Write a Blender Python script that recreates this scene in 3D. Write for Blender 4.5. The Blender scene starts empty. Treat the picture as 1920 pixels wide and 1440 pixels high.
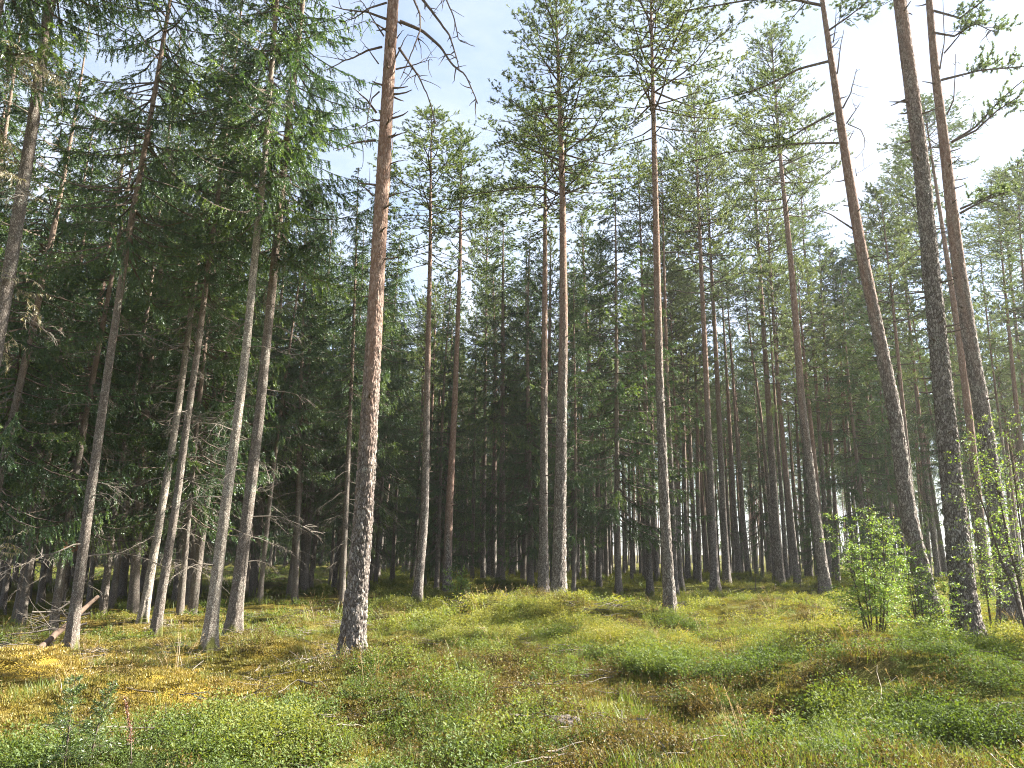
import bpy, math, random
import numpy as np
from mathutils import Vector, Matrix

R = math.radians
rng = np.random.default_rng(7)
random.seed(7)
scene = bpy.context.scene
COL = scene.collection

# ------------------------------------------------------------------ camera
FPX, CX, CY = 1450.0, 960.0, 720.0
PITCH, ROLL, CAM_Z = R(12.4), R(0.6), 1.5
_f = np.array([0, math.cos(PITCH), math.sin(PITCH)])
_r0 = np.array([1.0, 0, 0]); _u0 = np.array([0, -math.sin(PITCH), math.cos(PITCH)])
_r = _r0 * math.cos(ROLL) + _u0 * math.sin(ROLL)
_u = _u0 * math.cos(ROLL) - _r0 * math.sin(ROLL)
cam_d = bpy.data.cameras.new('camera'); cam = bpy.data.objects.new('camera', cam_d); COL.objects.link(cam)
M = Matrix(((_r[0], _u[0], -_f[0], 0), (_r[1], _u[1], -_f[1], 0), (_r[2], _u[2], -_f[2], CAM_Z), (0, 0, 0, 1)))
cam.matrix_world = M
cam_d.sensor_width = 36.0; cam_d.lens = FPX / 1920 * 36
cam_d.clip_start = 0.1; cam_d.clip_end = 3000
scene.camera = cam

# ------------------------------------------------------------------ light
SUN_AZ, SUN_EL = R(74), R(41)          # azimuth to the right of the view direction
world = bpy.data.worlds.new('World'); scene.world = world; world.use_nodes = True
nt = world.node_tree; nt.nodes.clear()
wo = nt.nodes.new('ShaderNodeOutputWorld'); bg = nt.nodes.new('ShaderNodeBackground')
sky = nt.nodes.new('ShaderNodeTexSky'); sky.sky_type = 'NISHITA'; sky.sun_disc = False
sky.sun_elevation = SUN_EL; sky.sun_rotation = SUN_AZ
sky.air_density = .9; sky.dust_density = .7; sky.ozone_density = 1.0
tc = nt.nodes.new('ShaderNodeTexCoord'); mp = nt.nodes.new('ShaderNodeMapping'); mp.inputs['Scale'].default_value = (1, 1, 2.2)
cn = nt.nodes.new('ShaderNodeTexNoise'); cn.inputs['Scale'].default_value = 2.6; cn.inputs['Detail'].default_value = 7; cn.inputs['Roughness'].default_value = .58
cr = nt.nodes.new('ShaderNodeValToRGB'); cr.color_ramp.elements[0].position = .30; cr.color_ramp.elements[1].position = .72
cr.color_ramp.elements[0].color = (0.15, 0.15, 0.15, 1); cr.color_ramp.elements[1].color = (.95, .95, .95, 1)
mx = nt.nodes.new('ShaderNodeMix'); mx.data_type = 'RGBA'; mx.inputs[7].default_value = (3.5, 3.7, 4.15, 1)
L = nt.links.new
L(tc.outputs['Generated'], mp.inputs[0]); L(mp.outputs[0], cn.inputs['Vector']); L(cn.outputs['Fac'], cr.inputs[0])
L(cr.outputs[0], mx.inputs[0]); L(sky.outputs[0], mx.inputs[6]); L(mx.outputs[2], bg.inputs[0]); L(bg.outputs[0], wo.inputs[0])
bg.inputs[1].default_value = 0.05
sd = bpy.data.lights.new('sun', 'SUN'); sd.energy = 5.0; sd.angle = R(0.53); sd.color = (1, .94, .83)
sun = bpy.data.objects.new('sun', sd); COL.objects.link(sun)
sv = Vector((math.sin(SUN_AZ) * math.cos(SUN_EL), math.cos(SUN_AZ) * math.cos(SUN_EL), math.sin(SUN_EL)))
sun.rotation_euler = sv.to_track_quat('Z', 'Y').to_euler(); sun.location = (30, 20, 40)

vs = scene.view_settings
vs.view_transform = 'Standard'; vs.look = 'None'; vs.gamma = 1; vs.use_curve_mapping = False
vs.exposure = 2.75
cy = scene.cycles
cy.use_denoising = True; cy.denoising_prefilter = 'NONE'; cy.denoising_quality = 'HIGH'
cy.max_bounces = 6; cy.diffuse_bounces = 3; cy.glossy_bounces = 1; cy.transmission_bounces = 4; cy.transparent_max_bounces = 4
cy.filter_width = 1.05; cy.volume_bounces = 0; cy.caustics_reflective = False; cy.caustics_refractive = False; cy.sample_clamp_indirect = 4.0

# ------------------------------------------------------------------ pixel helpers (photo pixels <-> world)
def ray(x, y):
    d = _f * FPX + _r * (x - CX) - _u * (y - CY)
    return d / np.linalg.norm(d)
def project(P):
    P = np.atleast_2d(P) - np.array([0, 0, CAM_Z])
    dz = np.maximum(P @ _f, .05)
    return CX + FPX * (P @ _r) / dz, CY - FPX * (P @ _u) / dz
def at_dist(x, y, d):
    """point on the ray through a pixel at horizontal distance d"""
    v = ray(x, y); return np.array([0, 0, CAM_Z]) + v * (d / math.hypot(v[0], v[1]))
def on_plane(x, y, base):
    """point of the ray on the upright plane through base that faces the camera"""
    n = np.array([base[0], base[1], 0.0]); n /= np.linalg.norm(n)
    v = ray(x, y); o = np.array([0, 0, CAM_Z])
    return o + v * ((base - o) @ n / (v @ n))

# ------------------------------------------------------------------ noise
_perm = rng.permutation(256).astype(np.int64)
_grad = rng.normal(size=(256, 3)); _grad /= np.linalg.norm(_grad, axis=1)[:, None]
def _h(i, j, k): return _perm[(_perm[(_perm[i & 255] + j) & 255] + k) & 255]
def perlin(P):
    P = np.asarray(P, float); I = np.floor(P).astype(np.int64); F = P - I
    W = F * F * F * (F * (F * 6 - 15) + 10); out = 0
    for a in (0, 1):
        for b in (0, 1):
            for c in (0, 1):
                g = _grad[_h(I[:, 0] + a, I[:, 1] + b, I[:, 2] + c)]
                dt = (g * (F - np.array([a, b, c]))).sum(1)
                w = (W[:, 0] if a else 1 - W[:, 0]) * (W[:, 1] if b else 1 - W[:, 1]) * (W[:, 2] if c else 1 - W[:, 2])
                out = out + w * dt
    return out * 1.5
def perlin2(x, y, s, z=0.0): return perlin(np.stack([x / s, y / s, np.full_like(x, z)], 1))
def worley(P):
    """distance to nearest and second nearest cell point, and the cell's random value"""
    I = np.floor(P).astype(np.int64); n = len(P)
    d1 = np.full(n, 9.0); d2 = np.full(n, 9.0); cid = np.zeros(n)
    for a in (-1, 0, 1):
        for b in (-1, 0, 1):
            for c in (-1, 0, 1):
                J = I + np.array([a, b, c]); h = _h(J[:, 0], J[:, 1], J[:, 2])
                Q = J + np.stack([_perm[h], _perm[(h + 71) & 255], _perm[(h + 133) & 255]], 1) / 255.0
                d = np.linalg.norm(P - Q, axis=1)
                cl = d < d1
                d2 = np.where(cl, d1, np.minimum(d2, d)); cid = np.where(cl, h / 255.0, cid); d1 = np.where(cl, d, d1)
    return d1, d2, cid
def sstep(a, b, x):
    t = np.clip((np.asarray(x, float) - a) / (b - a), 0, 1); return t * t * (3 - 2 * t)

# ------------------------------------------------------------------ mesh builder
class MB:
    def __init__(s): s.V = []; s.T = []; s.Q = []; s.TM = []; s.QM = []; s.A = []; s.n = 0
    def add(s, V, F, var=0.5, mat=0):
        V = np.asarray(V, float).reshape(-1, 3); F = np.asarray(F, np.int64)
        if len(F) == 0: return
        s.V.append(V); s.A.append(np.broadcast_to(np.asarray(var, float), (len(V),)).copy())
        (s.T if F.shape[1] == 3 else s.Q).append(F + s.n)
        (s.TM if F.shape[1] == 3 else s.QM).append(np.full(len(F), mat)); s.n += len(V)
    def tube(s, P, rad, k=5, var=0.5, mat=0, cap=True):
        P = np.asarray(P, float); rad = np.broadcast_to(np.asarray(rad, float), (len(P),)); m = len(P)
        T = np.gradient(P, axis=0); T /= np.linalg.norm(T, axis=1)[:, None] + 1e-9
        up = np.array([0, 0, 1.0]) if abs(T[:, 2]).mean() < .8 else np.array([1.0, 0, 0])
        X = np.cross(T, up); X /= np.linalg.norm(X, axis=1)[:, None] + 1e-9; Y = np.cross(T, X)
        a = np.arange(k) * 2 * math.pi / k
        V = P[:, None] + rad[:, None, None] * (X[:, None] * np.cos(a)[None, :, None] + Y[:, None] * np.sin(a)[None, :, None])
        i = np.arange(m - 1)[:, None] * k; j = np.arange(k)[None]; j2 = (j + 1) % k
        F = np.stack([i + j, i + k + j, i + k + j2, i + j2], 2).reshape(-1, 4)
        s.add(V.reshape(-1, 3), F, var, mat)
        if cap:
            for e, q in ((0, P[0]), (m - 1, P[-1])):
                C = np.vstack([V[e], q]); jj = np.arange(k)
                s.add(C, np.stack([jj, (jj + 1) % k, np.full(k, k)], 1) if e else np.stack([(jj + 1) % k, jj, np.full(k, k)], 1), var, mat)
    def needles(s, B, D, ln, wd, var=.5, mat=0):
        B = np.asarray(B); n = len(B)
        if n == 0: return
        S = np.cross(D, rng.normal(size=(n, 3))); S /= np.linalg.norm(S, axis=1)[:, None] + 1e-9
        S = S * (np.broadcast_to(wd, (n,))[:, None] / 2)
        V = np.stack([B - S, B + S, B + D * np.broadcast_to(ln, (n,))[:, None]], 1).reshape(-1, 3)
        s.add(V, np.arange(3 * n).reshape(-1, 3), np.repeat(np.broadcast_to(var, (n,)), 3), mat)
    def leaves(s, B, D, N, ln, wd, var=.5, mat=0):
        B = np.asarray(B); n = len(B)
        if n == 0: return
        S = np.cross(D, N); S /= np.linalg.norm(S, axis=1)[:, None] + 1e-9
        ln = np.broadcast_to(ln, (n,))[:, None]; wd = np.broadcast_to(wd, (n,))[:, None]
        N2 = np.cross(S, D)
        V = np.stack([B, B + D * ln * .5 + S * wd * .5 + N2 * wd * .12, B + D * ln, B + D * ln * .5 - S * wd * .5 + N2 * wd * .12], 1).reshape(-1, 3)
        s.add(V, np.arange(4 * n).reshape(-1, 4), np.repeat(np.broadcast_to(var, (n,)), 4), mat)
    def mesh(s, name, mats, smooth=False, extra=None):
        V = np.vstack(s.V); T = np.vstack(s.T) if s.T else np.zeros((0, 3), np.int64); Q = np.vstack(s.Q) if s.Q else np.zeros((0, 4), np.int64)
        me = bpy.data.meshes.new(name); me.vertices.add(len(V)); me.vertices.foreach_set('co', V.astype(np.float32).ravel())
        lv = np.concatenate([T.ravel(), Q.ravel()]).astype(np.int32); me.loops.add(len(lv)); me.loops.foreach_set('vertex_index', lv)
        nf = len(T) + len(Q); me.polygons.add(nf)
        st = np.concatenate([np.arange(len(T)) * 3, len(T) * 3 + np.arange(len(Q)) * 4]).astype(np.int32)
        me.polygons.foreach_set('loop_start', st)
        mi = np.concatenate([np.concatenate(s.TM) if s.TM else [], np.concatenate(s.QM) if s.QM else []]).astype(np.int32)
        for m in (mats if isinstance(mats, (list, tuple)) else [mats]): me.materials.append(m)
        me.polygons.foreach_set('material_index', mi)
        me.polygons.foreach_set('use_smooth', np.full(nf, smooth))
        at = me.attributes.new('var', 'FLOAT', 'POINT'); at.data.foreach_set('value', np.concatenate(s.A).astype(np.float32))
        for k, v in (extra or {}).items():
            at = me.attributes.new(k, 'FLOAT', 'POINT'); at.data.foreach_set('value', np.asarray(v, np.float32))
        me.update(calc_edges=True); return me

def obj(name, me, parent=None, mat=None, **props):
    o = bpy.data.objects.new(name, me); COL.objects.link(o)
    if parent is not None: o.parent = parent
    if mat is not None: o.matrix_basis = mat
    for k, v in props.items(): o[k] = v
    return o
def thing(name, label, cat, loc, group=None):
    o = bpy.data.objects.new(name, None); COL.objects.link(o); o.location = tuple(loc); o.empty_display_size = .3
    o['label'] = label; o['category'] = cat
    if group: o['group'] = group
    return o

# ------------------------------------------------------------------ materials
def newmat(name):
    m = bpy.data.materials.new(name); m.use_nodes = True; m.node_tree.nodes.clear(); return m, m.node_tree.nodes, m.node_tree.links.new
def ramp(n, stops, interp='LINEAR'):
    r = n.new('ShaderNodeValToRGB'); e = r.color_ramp.elements; r.color_ramp.interpolation = interp
    while len(e) < len(stops): e.new(.5)
    for i, (p, c) in enumerate(stops): e[i].position = p; e[i].color = (*c, 1)
    return r
def attr(n, name, typ='GEOMETRY'):
    a = n.new('ShaderNodeAttribute'); a.attribute_name = name; a.attribute_type = typ; return a
def math_node(n, l, op, a, b):
    m = n.new('ShaderNodeMath'); m.operation = op
    for i, v in enumerate((a, b)):
        if isinstance(v, (int, float)): m.inputs[i].default_value = v
        else: l(v, m.inputs[i])
    return m.outputs[0]
def leaf_mat(name, stops, trans=.35, tcol=(1.35, 1.3, .6), gloss=.05, rough=.45, inst=0.0, obj_rand=0.0):
    """diffuse + translucent leaf; colour from the per-leaf value, shifted per clump"""
    m, n, l = newmat(name)
    a = attr(n, 'var'); f = a.outputs['Fac']
    if inst:
        b = attr(n, 'tint', 'INSTANCER'); f = math_node(n, l, 'ADD', math_node(n, l, 'MULTIPLY', f, 1 - inst), math_node(n, l, 'MULTIPLY', b.outputs['Fac'], inst))
    if obj_rand:
        oi = n.new('ShaderNodeObjectInfo'); f = math_node(n, l, 'ADD', math_node(n, l, 'MULTIPLY', f, 1 - obj_rand), math_node(n, l, 'MULTIPLY', oi.outputs['Random'], obj_rand))
    r = ramp(n, stops); l(f, r.inputs[0])
    d = n.new('ShaderNodeBsdfDiffuse'); t = n.new('ShaderNodeBsdfTranslucent'); g = n.new('ShaderNodeBsdfGlossy')
    g.inputs['Roughness'].default_value = rough; g.inputs['Color'].default_value = (.9, .95, 1, 1)
    mm = n.new('ShaderNodeMix'); mm.data_type = 'RGBA'; mm.blend_type = 'MULTIPLY'; mm.inputs[0].default_value = 1; mm.inputs[7].default_value = (*tcol, 1)
    l(r.outputs[0], mm.inputs[6]); l(mm.outputs[2], t.inputs[0]); l(r.outputs[0], d.inputs[0])
    m1 = n.new('ShaderNodeMixShader'); m1.inputs[0].default_value = trans; l(d.outputs[0], m1.inputs[1]); l(t.outputs[0], m1.inputs[2])
    m2 = n.new('ShaderNodeMixShader'); m2.inputs[0].default_value = gloss; l(m1.outputs[0], m2.inputs[1]); l(g.outputs[0], m2.inputs[2])
    o = n.new('ShaderNodeOutputMaterial'); l(m2.outputs[0], o.inputs[0]); return m

def bark_mat(name, low, high, crack, lichen, lich_amt, vscale=(30, 30, 12), bump=.012, objv=True):
    """plates and fissures; attribute red blends grey lower bark into the flaky reddish upper bark"""
    m, n, l = newmat(name)
    tcn = n.new('ShaderNodeTexCoord'); mpn = n.new('ShaderNodeMapping'); mpn.inputs['Scale'].default_value = vscale
    l(tcn.outputs['Object'], mpn.inputs[0])
    nz = n.new('ShaderNodeTexNoise'); nz.inputs['Scale'].default_value = 1.2; nz.inputs['Detail'].default_value = 4
    l(mpn.outputs[0], nz.inputs['Vector'])
    av = n.new('ShaderNodeVectorMath'); av.operation = 'ADD'; l(mpn.outputs[0], av.inputs[0])
    sc = n.new('ShaderNodeVectorMath'); sc.operation = 'SCALE'; sc.inputs['Scale'].default_value = 1.0; l(nz.outputs['Color'], sc.inputs[0]); l(sc.outputs[0], av.inputs[1])
    vo = n.new('ShaderNodeTexVoronoi'); vo.feature = 'DISTANCE_TO_EDGE'; vo.inputs['Scale'].default_value = 1; l(av.outputs[0], vo.inputs['Vector'])
    vc = n.new('ShaderNodeTexVoronoi'); vc.feature = 'F1'; vc.inputs['Scale'].default_value = 1; l(av.outputs[0], vc.inputs['Vector'])
    sep = n.new('ShaderNodeSeparateColor'); l(vc.outputs['Color'], sep.inputs[0])
    lo = ramp(n, [(0, low[0]), (.5, low[1]), (1, low[2])]); hi = ramp(n, [(0, high[0]), (.5, high[1]), (1, high[2])])
    l(sep.outputs[0], lo.inputs[0]); l(sep.outputs[1], hi.inputs[0])
    red = attr(n, 'red')
    mixr = n.new('ShaderNodeMix'); mixr.data_type = 'RGBA'; l(red.outputs['Fac'], mixr.inputs[0]); l(lo.outputs[0], mixr.inputs[6]); l(hi.outputs[0], mixr.inputs[7])
    n2 = n.new('ShaderNodeTexNoise'); n2.inputs['Scale'].default_value = 3.2; n2.inputs['Detail'].default_value = 6; n2.inputs['Roughness'].default_value = .7; l(tcn.outputs['Object'], n2.inputs['Vector'])
    lr = ramp(n, [(.5, (0, 0, 0)), (.66, (lich_amt,) * 3)]); l(n2.outputs['Fac'], lr.inputs[0])
    n3 = n.new('ShaderNodeTexNoise'); n3.inputs['Scale'].default_value = 45; n3.inputs['Detail'].default_value = 3; l(tcn.outputs['Object'], n3.inputs['Vector'])
    l3 = ramp(n, [(.48, (0, 0, 0)), (.62, (1, 1, 1))]); l(n3.outputs['Fac'], l3.inputs[0])
    lf = math_node(n, l, 'MULTIPLY', lr.outputs[0], l3.outputs[0])
    inv = math_node(n, l, 'SUBTRACT', 1.0, math_node(n, l, 'MULTIPLY', red.outputs['Fac'], .8)); lf = math_node(n, l, 'MULTIPLY', lf, inv)
    ml = n.new('ShaderNodeMix'); ml.data_type = 'RGBA'; ml.inputs[7].default_value = (*lichen, 1); l(lf, ml.inputs[0]); l(mixr.outputs[2], ml.inputs[6])
    # fissures: the deep cork between the plates is a darker brown
    er = ramp(n, [(.02, (1, 1, 1)), (.16, (0, 0, 0))]); l(vo.outputs['Distance'], er.inputs[0])
    ef = math_node(n, l, 'MULTIPLY', er.outputs[0], math_node(n, l, 'SUBTRACT', .85, math_node(n, l, 'MULTIPLY', red.outputs['Fac'], .45)))
    mc = n.new('ShaderNodeMix'); mc.data_type = 'RGBA'; mc.inputs[7].default_value = (*crack, 1); l(ef, mc.inputs[0]); l(ml.outputs[2], mc.inputs[6])
    mo = attr(n, 'mossb'); mr_ = ramp(n, [(.42, (0, 0, 0)), (.62, (1, 1, 1))]); l(math_node(n, l, 'ADD', math_node(n, l, 'MULTIPLY', mo.outputs['Fac'], .55), math_node(n, l, 'SUBTRACT', n2.outputs['Fac'], .22)), mr_.inputs[0])
    mm_ = n.new('ShaderNodeMix'); mm_.data_type = 'RGBA'; mm_.inputs[7].default_value = (.10, .105, .03, 1); l(math_node(n, l, 'MULTIPLY', mr_.outputs[0], math_node(n, l, 'MULTIPLY', mo.outputs['Fac'], 1.6)), mm_.inputs[0]); l(mc.outputs[2], mm_.inputs[6]); mm_.clamp_factor = True
    bu = n.new('ShaderNodeBump'); bu.inputs['Distance'].default_value = bump; bu.inputs['Strength'].default_value = .9
    hsum = math_node(n, l, 'ADD', math_node(n, l, 'MULTIPLY', math_node(n, l, 'MINIMUM', vo.outputs['Distance'], .3), 2.2), math_node(n, l, 'MULTIPLY', n3.outputs['Fac'], .45))
    l(hsum, bu.inputs['Height'])
    p = n.new('ShaderNodeBsdfPrincipled'); p.inputs['Roughness'].default_value = .9; p.inputs['Specular IOR Level'].default_value = .15
    l(mm_.outputs[2], p.inputs['Base Color']); l(bu.outputs[0], p.inputs['Normal'])
    o = n.new('ShaderNodeOutputMaterial'); l(p.outputs[0], o.inputs[0]); return m

def wood_mat(name, c0, c1, scale=30):
    m, n, l = newmat(name)
    tcn = n.new('ShaderNodeTexCoord'); nz = n.new('ShaderNodeTexNoise'); nz.inputs['Scale'].default_value = scale; nz.inputs['Detail'].default_value = 4
    l(tcn.outputs['Object'], nz.inputs['Vector']); a = attr(n, 'var')
    f = math_node(n, l, 'ADD', math_node(n, l, 'MULTIPLY', nz.outputs['Fac'], .6), math_node(n, l, 'MULTIPLY', a.outputs['Fac'], .4))
    r = ramp(n, [(.25, c0), (.7, c1)]); l(f, r.inputs[0])
    bu = n.new('ShaderNodeBump'); bu.inputs['Distance'].default_value = .004; l(nz.outputs['Fac'], bu.inputs['Height'])
    p = n.new('ShaderNodeBsdfPrincipled'); p.inputs['Roughness'].default_value = .9; p.inputs['Specular IOR Level'].default_value = .1
    l(r.outputs[0], p.inputs['Base Color']); l(bu.outputs[0], p.inputs['Normal'])
    o = n.new('ShaderNodeOutputMaterial'); l(p.outputs[0], o.inputs[0]); return m

MAT = {}
MAT['pine_needle'] = leaf_mat('pine_needle', [(0, (.058, .10, .05)), (.5, (.105, .15, .062)), (1, (.19, .215, .08))], .42, obj_rand=.25)
MAT['spruce_needle'] = leaf_mat('spruce_needle', [(0, (.022, .05, .018)), (.5, (.05, .10, .027)), (1, (.15, .21, .042))], .42, obj_rand=.12)
MAT['seedling'] = leaf_mat('seedling_needle', [(0, (.04, .08, .025)), (.5, (.07, .12, .035)), (1, (.16, .19, .05))], .35)
MAT['bilberry'] = leaf_mat('bilberry_leaf', [(0, (.045, .075, .016)), (.35, (.09, .13, .024)), (.7, (.19, .195, .038)), (1, (.33, .27, .07))], .42, gloss=.018, rough=.6, inst=.6)
MAT['lingon'] = leaf_mat('heath_leaf', [(0, (.045, .055, .02)), (.4, (.11, .085, .03)), (.75, (.17, .11, .04)), (1, (.36, .28, .06))], .3, gloss=.015, inst=.35)
MAT['moss'] = leaf_mat('moss_frond', [(0, (.07, .09, .02)), (.5, (.18, .155, .036)), (1, (.32, .225, .075))], .3, gloss=.02, inst=.6)
MAT['grass'] = leaf_mat('grass_blade', [(0, (.06, .13, .025)), (.5, (.15, .18, .035)), (1, (.29, .27, .085))], .42, gloss=.02, inst=.6)
MAT['dry_grass'] = leaf_mat('dry_grass', [(0, (.22, .15, .07)), (.6, (.34, .24, .11)), (1, (.45, .35, .2))], .25, inst=.4)
MAT['birch_leaf'] = leaf_mat('birch_leaf', [(0, (.08, .15, .03)), (.6, (.16, .24, .045)), (1, (.32, .32, .08))], .5, gloss=.05, rough=.45)
MAT['red_seed'] = leaf_mat('red_seed', [(0, (.12, .05, .03)), (1, (.26, .12, .07))], .2)
MAT['withered'] = leaf_mat('withered_needle', [(0, (.16, .06, .025)), (1, (.32, .13, .05))], .25)
MAT['lichen'] = leaf_mat('beard_lichen', [(0, (.17, .15, .09)), (1, (.38, .34, .22))], .3)
MAT['pine_bark'] = bark_mat('pine_bark', [(.115, .10, .09), (.19, .168, .15), (.30, .27, .245)], [(.17, .10, .072), (.225, .145, .11), (.30, .215, .175)], (.045, .033, .027), (.36, .40, .34), .75)
MAT['spruce_bark'] = bark_mat('spruce_bark', [(.11, .095, .08), (.175, .15, .13), (.26, .23, .20)], [(.16, .115, .09), (.22, .16, .125), (.28, .21, .165)], (.06, .045, .036), (.40, .43, .36), 1.0, (52, 52, 30), .007)
MAT['sunlit_spruce_bark'] = bark_mat('sunlit_spruce_bark', [(.20, .17, .14), (.34, .30, .25), (.46, .42, .36)], [(.16, .12, .095), (.23, .18, .14), (.30, .24, .19)], (.08, .06, .05), (.50, .50, .42), 1.0, (52, 52, 30), .007)  # spruce bark with sunlight painted in as lighter colour, for the sunlit trunks
MAT['dead_wood'] = wood_mat('dead_wood', (.05, .04, .032), (.21, .185, .155))
MAT['pale_wood'] = wood_mat('pale_wood', (.24, .18, .13), (.52, .45, .36), 18)
MAT['twig'] = wood_mat('dark_twig', (.05, .038, .03), (.14, .11, .09))
MAT['stem'] = wood_mat('green_stem', (.05, .05, .02), (.12, .10, .04))
MAT['log_wood'] = wood_mat('log_wood', (.05, .035, .028), (.19, .135, .10), 14)

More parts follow.
